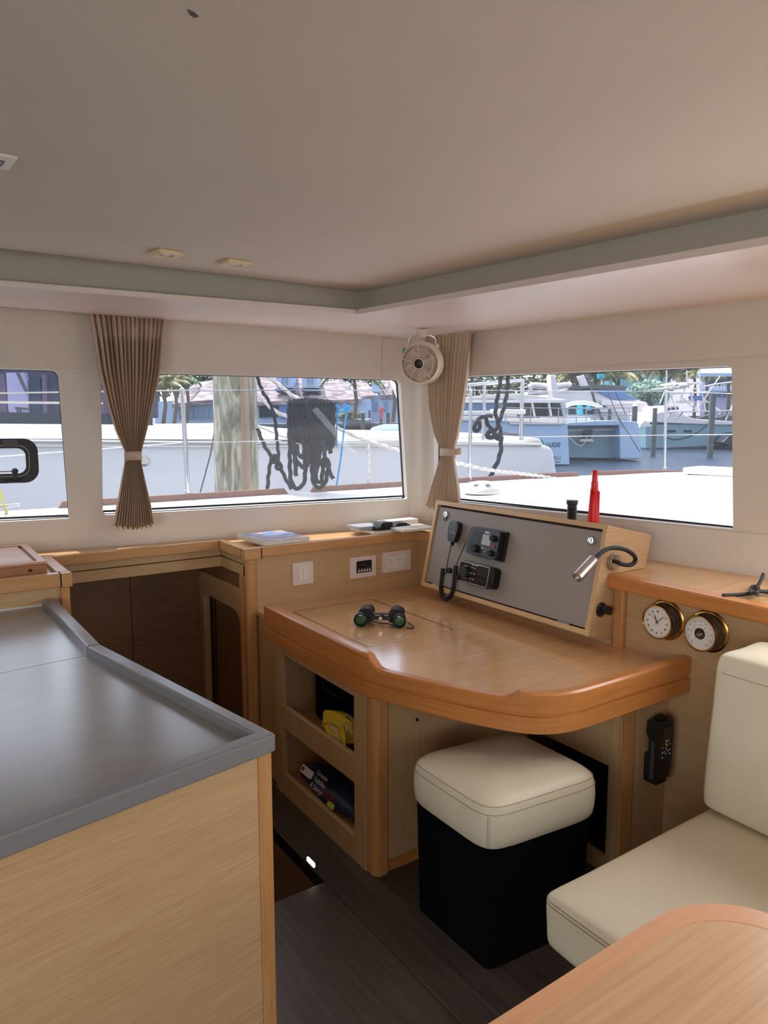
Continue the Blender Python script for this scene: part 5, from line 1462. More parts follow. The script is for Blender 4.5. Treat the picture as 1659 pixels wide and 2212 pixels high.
# black coil on the upper wire
CD = 4.62
def cp_(px, py, dd=0.0): return at_d(px, py, CD + dd)
rc = thing('black_rope_coil', cp_(670, 870), 'thick coil of black rope hung over the guard wire', 'rope')
random.seed(21)
RR = .0128
nl = 13
for i in range(nl):
    x = 624 + i * 7.9
    yb = 962 + 10 * sin(i * 1.9) + (8 if i > 9 else 0)
    if i == nl - 1: yb = 952
    for sd in (-1,):
        pth = [cp_(x + 1, 874, -.05), cp_(x, 900, -.055), cp_(x + 1.5 * sin(i), 930, -.05), cp_(x + 2, yb - 8, -.04), cp_(x + 3, yb, -.0), cp_(x + 3, yb - 10, .04), cp_(x + 1, 920, .05), cp_(x + 3, 885, .05), cp_(x + 4, 868 + abs(i - 6) * .8, .03), cp_(x + 3, 861 + abs(i - 5) * .9, 0), cp_(x + 2, 864 + abs(i - 5) * .9, -.03), cp_(x + 1, 874, -.05)]
        MB().rope(pth, RR * .98).build('rope_turn', rope_b, rc, smooth=80)
def brope(px_list, dd=-.07, r=RR, name='rope_turn', par=rc):
    return MB().rope([cp_(x, y, dd + .012 * sin(k * 1.7)) for k, (x, y) in enumerate(px_list)], r).build(name, rope_b, par, smooth=80)
brope([(627, 940), (626, 975), (626, 1010), (628, 1040), (638, 1056), (650, 1054), (658, 1040), (660, 1015), (659, 990), (664, 965)])
brope([(634, 950), (632, 975), (640, 995), (652, 1010), (664, 1010), (668, 990), (664, 960)], -.09)
brope([(637, 985), (638, 1010), (640, 1028)], -.10)
brope([(655, 950), (658, 975), (655, 990), (645, 985), (640, 960)], -.08)
brope([(673, 950), (674, 990), (674, 1030), (680, 1051), (692, 1054), (703, 1044), (707, 1020), (712, 1000)])
brope([(681, 950), (682, 985), (680, 1020), (684, 1040), (694, 1044), (697, 1020), (698, 990)], -.09)
brope([(690, 950), (691, 980), (687, 1010), (678, 1030)], -.10)
brope([(697, 955), (700, 975), (703, 992), (700, 1003), (708, 1008), (709, 995), (702, 990)], -.11)
brope([(704, 1002), (712, 1018), (719, 1034)], -.12)
brope([(700, 966), (714, 968), (721, 958), (722, 935), (718, 905), (716, 890)], -.07)
brope([(660, 868), (666, 885), (669, 903)], -.10)
# black dock line down to the knot at the left
rd = thing('black_dock_line', cp_(600, 1000), 'black dock line knotted beside the piling', 'rope')
brope([(555, 812), (566, 845), (584, 870), (594, 900), (597, 940), (601, 975), (602, 992)], -.02, .0105, 'rope_length', rd)
brope([(556, 925), (565, 950), (577, 973), (590, 990), (603, 998), (609, 1008), (601, 1016), (596, 1008), (603, 1000), (610, 1020), (620, 1040), (630, 1056)], .0, .0118, 'rope_length', rd)
brope([(586, 990), (582, 1010), (579, 1035), (578, 1060)], .02, .0118, 'rope_length', rd)
brope([(588, 985), (598, 984), (602, 995), (592, 1001), (585, 994), (592, 984)], -.03, .011, 'rope_length', rd)
# white warps
rw = MB().rope([at_d(556, 852, 5.0), at_d(575, 872, 5.0), at_d(600, 893, 5.0), at_d(640, 905, 5.0), at_d(700, 910, 5.0), at_d(740, 930, 5.0), at_d(790, 952, 5.0), at_d(880, 978, 5.0), at_d(1000, 1003, 5.3), at_d(1060, 1017, 5.4), at_d(1140, 1025, 5.7), at_d(1240, 1040, 6.0)], .0125).build('white_mooring_warp', rope_w, smooth=80); tag(rw, 'thick white twisted mooring warp sagging behind the black coil', 'rope')
rw = MB().rope([at_d(560, 800, 5.1), at_d(585, 817, 5.1), at_d(640, 862, 5.1), at_d(690, 880, 5.1)], .013).build('white_mooring_warp', rope_w, smooth=80); tag(rw, 'white twisted warp coming down steeply from above the glass', 'rope')
rw = MB().rope([at_d(757, 935, 4.95), at_d(770, 945, 4.95), at_d(795, 950, 4.95), at_d(797, 1000, 4.95), at_d(796, 1040, 4.95), at_d(796, 1070, 4.95)], .009).build('white_tail_line', rope_w, smooth=80); tag(rw, 'thin white rope tail hanging straight down from the sagging warp', 'rope')
rw = MB().tube([at_d(556, 919, 5.6), at_d(610, 942, 5.6), at_d(700, 970, 5.6)], .009, 6).build('white_spring_line', rope_w, smooth=60); tag(rw, 'straight white line crossing behind the black coil', 'rope')
rw = MB().tube([at_d(467, 910, 5.6), at_d(455, 980, 5.6), at_d(432, 1066, 5.6)], .006, 6).build('grey_line', canvas_g, smooth=60); tag(rw, 'thin grey line slanting down at the edge of the piling', 'rope')
# blue line
bl_ = thing('blue_line', cp_(735, 875), 'thin sky blue line knotted on the guard wire beside the black coil', 'rope')
def blue(pl, dd=-.03, r=.0052): return MB().tube(smooth_path([cp_(x, y, dd) for x, y in pl], 2), r, 8).build('line_length', rope_c, bl_, smooth=60)
blue([(716, 875), (724, 880), (732, 878), (733, 886), (724, 892), (720, 884), (727, 874), (731, 882), (728, 895), (728, 930), (727, 966)])
blue([(727, 893), (738, 889), (748, 883), (755, 876), (756, 884), (748, 889), (742, 876), (744, 872), (752, 880), (747, 900), (743, 930), (737, 985), (727, 1050)], -.04)
blue([(714, 874), (720, 872), (726, 877)], -.02, .007)
# black ropes in the windscreen
br2 = thing('black_mooring_line', at_d(1075, 940, 5.6), 'black mooring line crossed and knotted beyond the windscreen', 'rope')
def bw(pl, d=5.6, r=.0145, nm='rope_length'): return MB().rope([at_d(x, y, d) for x, y in pl], r).build(nm, rope_b, br2, smooth=80)
bw([(1083, 812), (1076, 850), (1071, 880), (1070, 897), (1077, 915), (1081, 930), (1081, 942)], 5.55)
bw([(1098, 812), (1095, 850), (1088, 885), (1077, 914), (1070, 930), (1066, 940)], 5.6)
bw([(1081, 936), (1083, 960), (1080, 985), (1070, 1008), (1058, 1032), (1046, 1056)], 5.6, .0165)
bw([(1048, 898), (1052, 915), (1062, 928), (1068, 930)], 5.5); bw([(1064, 900), (1050, 897), (1034, 905), (1025, 917), (1025, 929), (1031, 933), (1037, 925), (1034, 910)], 5.45)
bw([(1066, 928), (1056, 935), (1049, 944), (1060, 946), (1072, 938), (1084, 944), (1078, 950), (1066, 942)], 5.42, .018)
# stern rail of the boat alongside (rectangular frame)
rl = thing('stern_rail', at_d(1060, 950, 6.3), 'square cornered steel stern rail with a bench board, behind the black line', 'rail')
def sr2(pl, r=.016, d=6.3, nm='rail_tube', mm=steel): return MB().tube([at_d(x, y, d) for x, y in pl], r, 8).build(nm, mm, rl, smooth=60)
sr2([(960, 836), (1130, 822)]); sr2([(1129, 820), (1127, 880), (1126, 950)], .018); sr2([(1046, 828), (1046, 885), (1043, 950)], .014)
a0_, a1_ = at_d(1062, 889, 6.3), at_d(1130, 890, 6.1)
MB().box(0, (a1_ - a0_).length, -.12, .12, -.02, .02, Fr(a0_, (a1_ - a0_), FH)).build('bench_board', white_p, rl, bevel=.006)
sr2([(960, 893), (1062, 893)], .02)

# ================================================================== the neighbouring catamaran, close alongside
def ext(outline, d, t, name, m_, par=None, bevel=0, smooth=None, slope=0.0):
    """solid block seen face-on: outline in view, real depth t behind it"""
    f = [at_d(x, y, d * KX) for x, y in outline]
    n = len(f); b = [p + FH * (t * KX) for p in f]
    m = MB()
    tri = tessellate_polygon([[Vector((p.dot(RT), p.z, 0)) for p in f]])
    m.add(f + b, [tuple(q) for q in tri] + [tuple(n + k for k in q) for q in tri] + [(i, (i + 1) % n, n + (i + 1) % n, n + i) for i in range(n)])
    return m.build(name, m_, par, bevel=bevel, smooth=smooth)
nb = thing('near_catamaran', at_d(600, 1400, 7.6), 'long pale hull of the catamaran moored right alongside', 'boat')
HY = lambda x: 955 + (x - 400) * .006
ext([(-500, 950), (400, 957), (930, 953), (1180, 963), (1192, 968), (1197, 985), (1208, 1060), (1216, 1500), (-500, 1700)], 7.4, 1.3, 'hull', hull_w, nb, bevel=.03)
ext([(-500, 946), (400, 953), (900, 950), (1172, 958), (1172, 963), (400, 958), (-500, 950)], 7.36, .10, 'sheer_band', white_p, nb, bevel=.008)
ext([(-500, 960), (400, 963), (920, 960), (920, 963), (400, 966), (-500, 963)], 7.36, .05, 'rub_rail', white_p, nb)
ext([(-500, 915), (140, 919), (330, 924), (560, 928), (640, 932), (880, 934), (930, 938), (930, 952), (-500, 948)], 7.9, 1.6, 'side_deck_coaming', hull_w, nb, bevel=.03)
ext([(330, 916), (470, 914), (560, 926), (330, 929)], 8.2, 1.2, 'cabin_step', white_p, nb, bevel=.02)
pw0 = at_d(311, 995, 7.4); 
MB().lathe([(.055, .0), (.055, .012), (.040, .016), (.038, .006), (0, .006)], Fr(pw0, RT, (0, 0, 1), -FH), 28).build('skin_fitting', satin, nb, smooth=35)
ext([(800, 925), (830, 917), (872, 917), (880, 936), (800, 934)], 9.0, .8, 'tender_cover', hull_b, nb, bevel=.05)

# ================================================================== water, quay and far shore
WZ = -.62
wt = MB().box(-60, 120, 4.2, 140, WZ - .3, WZ).box(6.3, 120, -80, 4.2, WZ - .3, WZ).build('harbour_water', water_m); struct(wt)
def post(px, pt, pbm, d, w, lab, cap=True, grp='mooring posts'):
    d = d * KX; b = at_d(px, pbm, d); tp = at_d(px, pt, d); r = w / 2 * d / FPX
    t = thing('mooring_post', (b.x, b.y, WZ), lab, 'post', grp)
    MB().lathe([(r, WZ), (r * .94, tp.z - r * .9), (r * .96, tp.z - r * .88)], Fr((b.x, b.y, 0), (1, 0, 0), (0, 1, 0)), 16).build('timber', post_m, t, smooth=40)
    if cap: MB().lathe([(r * 1.05, tp.z - r * .9), (r * .2, tp.z + r * .5), (0, tp.z + r * .6)], Fr((b.x, b.y, 0), (1, 0, 0), (0, 1, 0)), 16).build('cap', white_p, t, smooth=40)
    return t

GZ = 1.22
gl = at_d(-700, 915, 41); gm = at_d(905, 915, 41); gn = at_d(965, 915, 96); gr = at_d(2700, 915, 96)
struct(MB().prism([(gl.x, gl.y), (gm.x, gm.y), (gn.x, gn.y), (gr.x, gr.y), (gr.x + FH.x * 90, gr.y + FH.y * 90), (gl.x + FH.x * 90, gl.y + FH.y * 90)], WZ - .3, GZ).build('shore_ground', dock_m))
# ---- shore buildings behind the side windows
D1 = 46
sh_ = thing('shingle_house', at_d(620, 905, D1), 'long pale blue marina house with a shingle roof and two dormers', 'building')
ext([(540, 866), (800, 862), (800, 915), (540, 918)], D1, 6, 'wall', house_w, sh_)
def roofpoly(pl, name, par, d0, d1, m_=shingle):
    f = [at_d(x, y, d0 if i < 2 else d1) for i, (x, y) in enumerate(pl)]
    m = MB(); m.hull(f, [p + Vector((0, 0, -.25)) for p in f]); return m.build(name, m_, par)
roofpoly([(530, 868), (782, 862), (716, 795), (530, 790)], 'roof', sh_, D1 - .4, D1 + 5)
def dormer(x0, x1, yt, yb, par, d):
    ext([(x0, yt), (x1, yt), (x1, yb), (x0, yb)], d, 3, 'dormer', house_w, par)
    for k in range(2):
        a = x0 + (x1 - x0) * (.32 + .24 * k); b = x0 + (x1 - x0) * (.50 + .24 * k)
        fr_ = ext([(a - 1, yt + (yb - yt) * .22), (b + 1, yt + (yb - yt) * .22), (b + 1, yt + (yb - yt) * .86), (a - 1, yt + (yb - yt) * .86)], d - .08, .1, 'window_frame', white_p, par)
        ext([(a, yt + (yb - yt) * .28), (b, yt + (yb - yt) * .28), (b, yt + (yb - yt) * .80), (a, yt + (yb - yt) * .80)], d - .12, .06, 'pane', winb, fr_)
    f = ext([(x0 - 4, yb + 2), (x1 + 3, yb + 2), (x1 + 6, yb + 8), (x0 + 2, yb + 10)], d - .1, .5, 'dormer_sill', house_n, par)
dormer(597, 631, 806, 838, sh_, D1 + .2); dormer(652, 686, 806, 838, sh_, D1 + .2)
ext([(560, 872), (600, 872), (600, 900), (560, 902)], D1 - .2, .3, 'shop_front', boat_glass, sh_)
ext([(604, 872), (618, 872), (618, 904), (604, 904)], D1 - .2, .3, 'door', blue_p, sh_)
ext([(640, 880), (700, 880), (700, 884), (640, 884)], D1 - .9, .9, 'awning', white_p, sh_)
s2h = thing('gabled_house', at_d(820, 905, D1 + 3), 'smaller pale gabled house with shingle roofs beyond the long one', 'building')
ext([(770, 855), (900, 850), (900, 912), (770, 915)], D1 + 3, 6, 'wall', house_w, s2h)
roofpoly([(778, 856), (812, 853), (790, 822), (762, 815)], 'roof', s2h, D1 + 2.6, D1 + 6)
roofpoly([(820, 854), (900, 850), (880, 806), (826, 800)], 'roof', s2h, D1 + 2.8, D1 + 7)
ext([(803, 829), (812, 822), (822, 829), (822, 848), (803, 848)], D1 + 3.2, 2, 'dormer', house_w, s2h)
for x in (790, 808, 830, 848): ext([(x, 868), (x + 8, 868), (x + 8, 888), (x, 888)], D1 + 2.9, .15, 'window', winb, s2h)
s3h = thing('thatched_house', at_d(430, 900, D1), 'pale blue waterfront house seen between stanchion and piling', 'building')
ext([(335, 868), (470, 860), (470, 915), (335, 915)], D1 - 1, 5, 'wall', house_w, s3h)
roofpoly([(372, 870), (478, 862), (478, 818), (428, 826)], 'roof', s3h, D1 - 1.4, D1 + 3)
roofpoly([(372, 872), (410, 870), (432, 835), (420, 828)], 'roof', s3h, D1 - 1.6, D1 + 1)
for x in range(385, 470, 12): ext([(x, 878), (x + 5, 878), (x + 5, 905), (x, 905)], D1 - 1.2, .15, 'window', winb, s3h)
# dark boathouse in the first window
bh = thing('dark_boathouse', at_d(60, 900, 24), 'dark slate boathouse with a lilac panel behind the opening port', 'building')
ext([(-300, 700), (240, 700), (240, 902), (-300, 902)], 24, 5, 'wall', house_d, bh)
ext([(13, 805), (52, 805), (58, 822), (62, 894), (24, 894), (18, 888)], 23.8, .2, 'lilac_panel', house_p, bh)
ext([(-60, 808), (10, 808), (16, 893), (-60, 893)], 23.85, .2, 'mauve_panel', house_k, bh)
ext([(64, 815), (86, 815), (90, 894), (66, 894)], 23.85, .2, 'navy_panel', house_n, bh)
ext([(90, 808), (100, 808), (102, 894), (92, 894)], 23.85, .2, 'mauve_panel', house_k, bh)
ext([(215, 840), (245, 840), (245, 895), (215, 895)], 23.8, .2, 'mauve_panel', house_k, bh)
MB().tube([at_d(38, 805, 23.6), at_d(59, 850, 23.6)], .05, 6).build('diagonal_strut', canvas_g, bh)
MB().tube([at_d(33, 881, 23.6), at_d(60, 883, 23.6)], .04, 6).build('shelf_bracket', canvas_g, bh)
for x in (38, 44): MB().tube([at_d(x, 881, 23.6), at_d(x, 892, 23.6)], .03, 6).build('bracket_leg', canvas_g, bh)
bd2 = ext([(-300, 888), (160, 892), (255, 894), (255, 925), (-300, 930)], 20, 3, 'dark_barge', boot_m); tag(bd2, 'long low dark barge hull in front of the boathouse', 'boat')
# quay
qy = thing('quay_edge', at_d(800, 915, 34), 'grey timber quay between the posts and the shore houses', 'quay')
ext([(330, 918), (900, 913), (900, 920), (330, 925)], 34, 8, 'deck', dock_m, qy)
ext([(740, 905), (770, 905), (815, 915), (740, 917)], 32, 1.5, 'finger', dock_m, qy)
hd = thing('green_hedge', at_d(760, 900, 42), 'clipped green hedge in front of the shingle house', 'hedge')
def leaves(name, m_, par, c, rx, ry, rz, n, size, seedv, kind=True):
    random.seed(seedv); m = MB()
    for i in range(n):
        a = random.uniform(0, 2 * pi); h = random.uniform(-1, 1); r = random.random() ** .4
        q = sqrt(max(0, 1 - h * h)) * r
        p = c + (RT * (rx * q * cos(a)) + FH * (ry * q * sin(a)) + Vector((0, 0, rz * h * r))) * KX
        d1 = Vector((random.gauss(0, 1), random.gauss(0, 1), random.gauss(0, 1))).normalized(); d2 = d1.orthogonal().normalized()
        s1_ = size * KX * random.uniform(.6, 1.3)
        m.add([p - d1 * s1_, p + d2 * s1_ * .5, p + d1 * s1_, p - d2 * s1_ * .5], [(0, 1, 2, 3)])
    o = m.build(name, m_, par, recalc=False)
    if kind: o['kind'] = 'stuff'
    return o
for x in range(735, 776, 10): leaves('foliage', leaf_g, hd, at_d(x, 899, 42), .4, .4, .35, 90, .12, x)
for i, (x, t_, b_, w_) in enumerate(((784, 888, 918, 9), (798, 884, 906, 5), (748, 888, 912, 5), (872, 890, 916, 5), (838, 888, 920, 9))):
    post(x, t_, b_, 30 if w_ > 6 else 36, w_, ['thick dark mooring post right of the blue line', 'slim post just behind the thick mooring post', 'slim post hidden between the blue lines', 'slim post at the pillar end of the quay', 'thick dark post near the red fabric'][i], cap=False)
# moored small things on the quay
cl_ = thing('red_cloth', at_d(823, 892, 28), 'red cloth hanging over the quay rail near the window pillar', 'cloth')
MB().tube([at_d(823, 879, 28.1), Vector((at_d(823, 879, 28.1).x, at_d(823, 879, 28.1).y, WZ))], .05, 6).build('hanging_pole', post_m, cl_)
ext([(817, 885), (823, 879), (830, 881), (828, 890), (825, 905), (818, 905), (819, 895)], 28, .12, 'cloth_fold', mat('coral_cloth', (220, 110, 110), .8), cl_, bevel=.02)
rb = thing('white_dinghy', at_d(800, 908, 33), 'small white open boat at the quay', 'boat')
ext([(762, 905), (768, 908), (795, 909), (802, 904)], 33, 1.4, 'hull', white_p, rb, bevel=.03)
pp = MB().tube([at_d(846, 818, 8.2), at_d(868, 870, 8.2), at_d(883, 945, 8.4)], .035, 10).build('white_boom', white_p, smooth=60); tag(pp, 'white raked spar tip seen at the corner pillar', 'spar')
def ad(px, py, d): return at_d(px, py, d * KX)
# palms and trees
def palm(px, pyc, pyb, d, R, lab, m_=leaf_p, nf=13, seedv=1, trunk=True):
    random.seed(seedv)
    d = d * KX; R = R * KX; c = at_d(px, pyc, d); b = at_d(px - 1, pyb, d); b.z = GZ
    t = thing('palm_tree', b, lab, 'palm tree', 'palms along the shore')
    if trunk: MB().tube([b, b.lerp(c, .5) + RT * .15, c], [.13, .10, .09], 8).build('trunk', trunk_m, t, smooth=60)
    m = MB(); n = 12; spine = []
    for k in range(n):
        u = k / (n - 1); spine.append(Vector((R * u * .95, 0, R * (.35 * sin(u * 2.0) - .62 * u * u))))
    for k in range(n - 1):
        p, q = spine[k], spine[k + 1]
        m.add([p + Vector((0, -.012 * R, 0)), p + Vector((0, .012 * R, 0)), q + Vector((0, .009 * R, 0)), q + Vector((0, -.009 * R, 0))], [(0, 1, 2, 3)])
    for k in range(1, n * 2 - 1):
        u = k / (2 * n - 1); i_ = min(n - 2, int(u * (n - 1))); f_ = u * (n - 1) - i_
        p = spine[i_].lerp(spine[i_ + 1], f_); L = R * .34 * sin(pi * min(1, u * .82 + .15)) + .03 * R
        for s_ in (-1, 1):
            t_ = p + Vector((L * .55, s_ * L * .62, -L * random.uniform(.45, .85))); w_ = R * .018
            m.add([p + Vector((-w_, 0, 0)), p + Vector((w_, 0, 0)), p.lerp(t_, .6) + Vector((w_, 0, 0)), t_, p.lerp(t_, .6) + Vector((-w_, 0, 0))], [(0, 1, 2, 3, 4)])
    f0 = m.build('frond', m_, t); me = f0.data
    for v in me.vertices: v.co += WLOC[t.name]        # keep the blade in its own local frame
    f0.location = c - WLOC[t.name]
    for k in range(nf):
        o = f0 if k == 0 else f0.copy()
        if k: COL.objects.link(o)
        o.parent = t; o.location = c - WLOC[t.name]
        o.rotation_euler = (random.uniform(-.2, .2), random.uniform(-.75, .25), 2 * pi * k / nf + random.uniform(-.2, .2))
    return t
palm(352, 832, 900, 40, 1.3, 'small palm right beside the left curtain', leaf_y, 12, 3)
palm(376, 826, 900, 43, 1.1, 'small palm between the left curtain and the stanchion', leaf_y, 11, 4)
palm(402, 818, 905, 44, 1.2, 'dark green palm behind the top of the first stanchion', leaf_p, 11, 5)
palm(764, 812, 900, 38, 1.9, 'tall palm standing before the shingle house', leaf_p, 13, 6)
palm(848, 818, 900, 40, 1.2, 'green palm at the edge of the pillar window', leaf_p, 12, 8)
bt2 = thing('tree_belt', at_d(380, 850, 58), 'dense green trees above the roofs beside the left curtain', 'trees')
for k in range(4): MB().tube([Vector((at_d(340 + k * 40, 850, 58).x, at_d(340 + k * 40, 850, 58).y, GZ)), at_d(340 + k * 40, 822, 58)], .15, 6).build('trunk', trunk_m, bt2)
for k in range(8): leaves('foliage', leaf_g, bt2, at_d(330 + k * 22, 812 + (k % 2) * 10, 58), 1.1, 1.0, 1.6, 260, .26, 80 + k)
bt3 = thing('tree_belt', at_d(800, 815, 62), 'green trees above the roofs near the corner pillar', 'trees')
for k in range(4): MB().tube([Vector((at_d(740 + k * 40, 850, 62).x, at_d(740 + k * 40, 850, 62).y, GZ)), at_d(740 + k * 40, 808, 62)], .15, 6).build('trunk', trunk_m, bt3)
for k in range(7): leaves('foliage', leaf_g, bt3, at_d(724 + k * 26, 806, 62), 1.3, 1.0, 1.3, 260, .26, 95 + k)
KX = 1.6
palm(1018, 800, 905, 46, 1.6, 'palm behind the curtain side of the windscreen', leaf_p, 12, 9)
palm(1098, 800, 900, 52, 1.7, 'green palm above the neighbouring bench rail', leaf_p, 12, 10)
palm(1236, 812, 900, 50, 1.6, 'yellowing palm behind the white mast foot', leaf_y, 12, 11)
palm(1285, 808, 900, 50, 1.9, 'broad palm above the dark flybridge cover', leaf_p, 13, 12)
palm(1336, 812, 900, 50, 2.0, 'palm left of the turquoise building', leaf_y, 13, 13)
palm(1428, 806, 900, 50, 2.2, 'palm in front of the turquoise building', leaf_y, 14, 14)
palm(1500, 806, 900, 50, 2.2, 'palm between turquoise and white buildings', leaf_y, 14, 15)
palm(1526, 815, 900, 48, 1.7, 'brownish palm left of the balcony house', leaf_y, 12, 16)
palm(1572, 800, 900, 44, 1.8, 'dark palm at the frame edge of the windscreen', leaf_p, 13, 17)
tr_ = thing('round_shore_tree', ad(1400, 885, 45), 'round leafy tree with whitish leaves behind the mooring posts', 'tree')
MB().tube([ad(1408, 885, 45), ad(1400, 860, 45), ad(1398, 845, 45)], [.2, .15, .1], 8).build('trunk', trunk_m, tr_, smooth=60)
leaves('foliage', leaf_d, tr_, ad(1402, 846, 45), 1.5, 1.2, .75, 900, .16, 31)
bt = thing('tree_belt', ad(1180, 850, 72), 'dense belt of trees behind the moored boats', 'trees')
for k in range(5): MB().tube([Vector((ad(1030 + k * 100, 850, 72).x, ad(1030 + k * 100, 850, 72).y, GZ)), ad(1030 + k * 100, 830, 72)], .15, 6).build('trunk', trunk_m, bt)
for k in range(16): leaves('foliage', leaf_g if k % 3 else leaf_y, bt, ad(1000 + k * 30, 826 + (k % 3) * 8, 72), 1.8, 1.0, 2.5, 330, .30, 50 + k)
# shore buildings ahead
tq = thing('turquoise_building', ad(1440, 880, 66), 'turquoise building with small windows behind the palms', 'building')
ext([(1330, 770), (1545, 766), (1545, 900), (1330, 900)], 66, 8, 'wall', house_t, tq)
for x in (1378, 1408, 1470): ext([(x, 816), (x + 5, 816), (x + 5, 828), (x, 828)], 65.8, .3, 'window', boat_glass, tq)
ext([(1325, 790), (1400, 796), (1400, 800), (1325, 796)], 65.5, .4, 'eave', house_p, tq)
wb = thing('balcony_house', ad(1560, 870, 58), 'white house with a railed balcony at the frame edge', 'building')
ext([(1512, 800), (1536, 796), (1640, 800), (1640, 905), (1512, 905)], 56, 6, 'wall', house_p, wb)
roofpoly([(1505, 806), (1640, 806), (1640, 770), (1520, 788)], 'roof', wb, 55.6, 60, house_w)
ext([(1530, 808), (1600, 808), (1600, 832), (1530, 832)], 55.9, .2, 'shaded_porch', house_n, wb)
ext([(1512, 841), (1620, 841), (1620, 846), (1512, 846)], 55, 1.2, 'balcony_floor', house_w, wb)
for k in range(12): ext([(1536 + k * 7, 831), (1537.5 + k * 7, 831), (1537.5 + k * 7, 841), (1536 + k * 7, 841)], 55, .05, 'baluster', white_p, wb)
ext([(1534, 830), (1622, 830), (1622, 831.6), (1534, 831.6)], 55, .06, 'hand_rail', white_p, wb)
for k in range(7): ext([(1546 + k * 10, 848), (1553 + k * 10, 848), (1553 + k * 10, 858), (1546 + k * 10, 858)], 55.9, .1, 'window', winb, wb)
# quay ahead
q2 = thing('long_quay', ad(1400, 905, 58), 'low grey quay line behind the moored motor yachts', 'quay')
ext([(980, 900), (1660, 898), (1660, 910), (980, 912)], 52, 20, 'quay_deck', dock_m, q2)

KX = 1.84
# ================================================================== boats ahead, seen through the windscreen
# -- catamaran with lettering
ct = thing('lettered_catamaran', ad(1120, 1000, 19), 'pale blue catamaran with name lettering on its hull', 'boat')
dC = 19.0
ext([(960, 905), (1098, 908), (1104, 915), (1218, 916), (1225, 914), (1227, 935), (1230, 1003), (1196, 1003), (960, 1003)], dC, 2.0, 'hull', hull_b, ct, bevel=.05)
ext([(960, 902), (1050, 905), (1085, 910), (1104, 911), (1222, 914), (1215, 917), (1104, 917), (1098, 910), (960, 908)], dC - .06, 2.2, 'deck_edge', white_p, ct, bevel=.02)
ext([(960, 863), (1048, 862), (1100, 862), (1222, 868), (1222, 863), (1180, 857), (1120, 850), (1060, 852), (960, 863)][:-1], dC + .5, 3.6, 'hardtop', white_p, ct, bevel=.04)
ext([(960, 863), (1222, 863), (1222, 870), (960, 870)], dC + .45, 3.6, 'hardtop_fascia', hull_w, ct, bevel=.02)
ext([(960, 868), (1112, 870), (1118, 905), (960, 904)], dC + .7, 3.0, 'saloon', hull_w, ct)
ext([(975, 879), (1000, 874), (1040, 871), (1082, 876), (1084, 881), (1060, 886), (975, 887)], dC + .62, .1, 'curved_window', boat_glass_b, ct)
ext([(1086, 871), (1112, 871), (1116, 886), (1090, 884)], dC + .62, .1, 'window', boat_glass, ct)
ext([(1122, 871), (1137, 871), (1137, 897), (1128, 897)], dC + .9, .3, 'window', boat_glass, ct)
ext([(1150, 871), (1183, 871), (1184, 898), (1152, 897)], dC + .9, .3, 'window', boat_glass, ct)
ext([(1190, 871), (1210, 871), (1216, 899), (1198, 898)], dC + .9, .3, 'window', boat_glass, ct)
ext([(1116, 870), (1222, 870), (1222, 901), (1116, 901)], dC + 1.3, 2.2, 'aft_bulkhead', hull_w, ct)
ext([(960, 904), (1218, 902), (1222, 914), (960, 906)], dC + .4, 3.0, 'side_deck', white_p, ct)
for x in (1148, 1184): ext([(x, 870), (x + 4, 870), (x + 10, 903), (x + 6, 903)], dC + .5, .1, 'pillar', white_p, ct)
def rails(par, d, x0, x1, ys_, posts, yb, r=.012, name='guard_rail'):
    for y0, y1 in ys_: MB().tube([ad(x0, y0, d), ad(x1, y1, d)], r, 5).build(name, steel, par, smooth=60)
    for x, yt in posts: MB().tube([ad(x, yt, d), ad(x, yb, d)], r * 1.2, 5).build('rail_post', steel, par, smooth=60)
rails(ct, dC - .2, 1090, 1300, ((881, 883), (900, 901)), ((1092, 881), (1128, 881), (1146, 882), (1206, 882), (1245, 883)), 914)
LF = Fr(ad(1193, 961, dC - .012), RT, (0, 0, 1), -FH)
text('name_text', 'LUDE', .285, LF, print_n, ct, .02, 0, .02, bold=.008, shear=.2, squeeze=1.0)
text('maker_text', 'ALI', .27, Fr(ad(1202, 989, dC - .012), RT, (0, 0, 1), -FH), print_g, ct, .0, 0, .02, squeeze=1.1)
ext([(1190, 997.2), (1211, 997.2), (1211, 998.8), (1190, 998.8)], dC - .012, .01, 'underline', print_g, ct)
ext([(1168, 950), (1171, 950), (1176, 958), (1173, 958)], dC - .012, .01, 'stripe_mark', mat('teal_stripe', (70, 150, 150), .5), ct)
# -- second hull of a catamaran, to its right
c2_ = thing('second_catamaran', ad(1310, 990, 21), 'blue grey catamaran hull with a bridge deck, right of the lettered boat', 'boat')
d2_ = 21.0
ext([(1228, 913), (1290, 909), (1330, 908), (1374, 911), (1380, 916), (1386, 991), (1340, 991), (1338, 919), (1228, 920)], d2_, 2.2, 'hull_end', hull_b, c2_, bevel=.04)
ext([(1222, 918), (1342, 918), (1342, 990), (1222, 988)], d2_ + .6, 2.5, 'hull_inner', hull_t, c2_)
ext([(1226, 928), (1340, 925), (1340, 929), (1226, 932)], d2_ + .5, .3, 'bridge_deck_edge', hull_w, c2_)
ext([(1265, 928), (1280, 928), (1276, 948), (1262, 950)], d2_ + .3, .3, 'anchor_roller', boat_glass, c2_)
ext([(1255, 948), (1280, 948), (1283, 954), (1253, 954)], d2_ + .3, .3, 'anchor', white_p, c2_)
MB().tube(smooth_path([ad(1228, 944, d2_ - .1), ad(1256, 969, d2_ - .1), ad(1268, 945, d2_ - .1)], 2), .012, 5).build('anchor_bridle', rope_w, c2_, smooth=60)
ext([(1210, 898), (1276, 900), (1276, 912), (1210, 912)], d2_ + .5, 2, 'cockpit_side', yacht_w, c2_, bevel=.03)
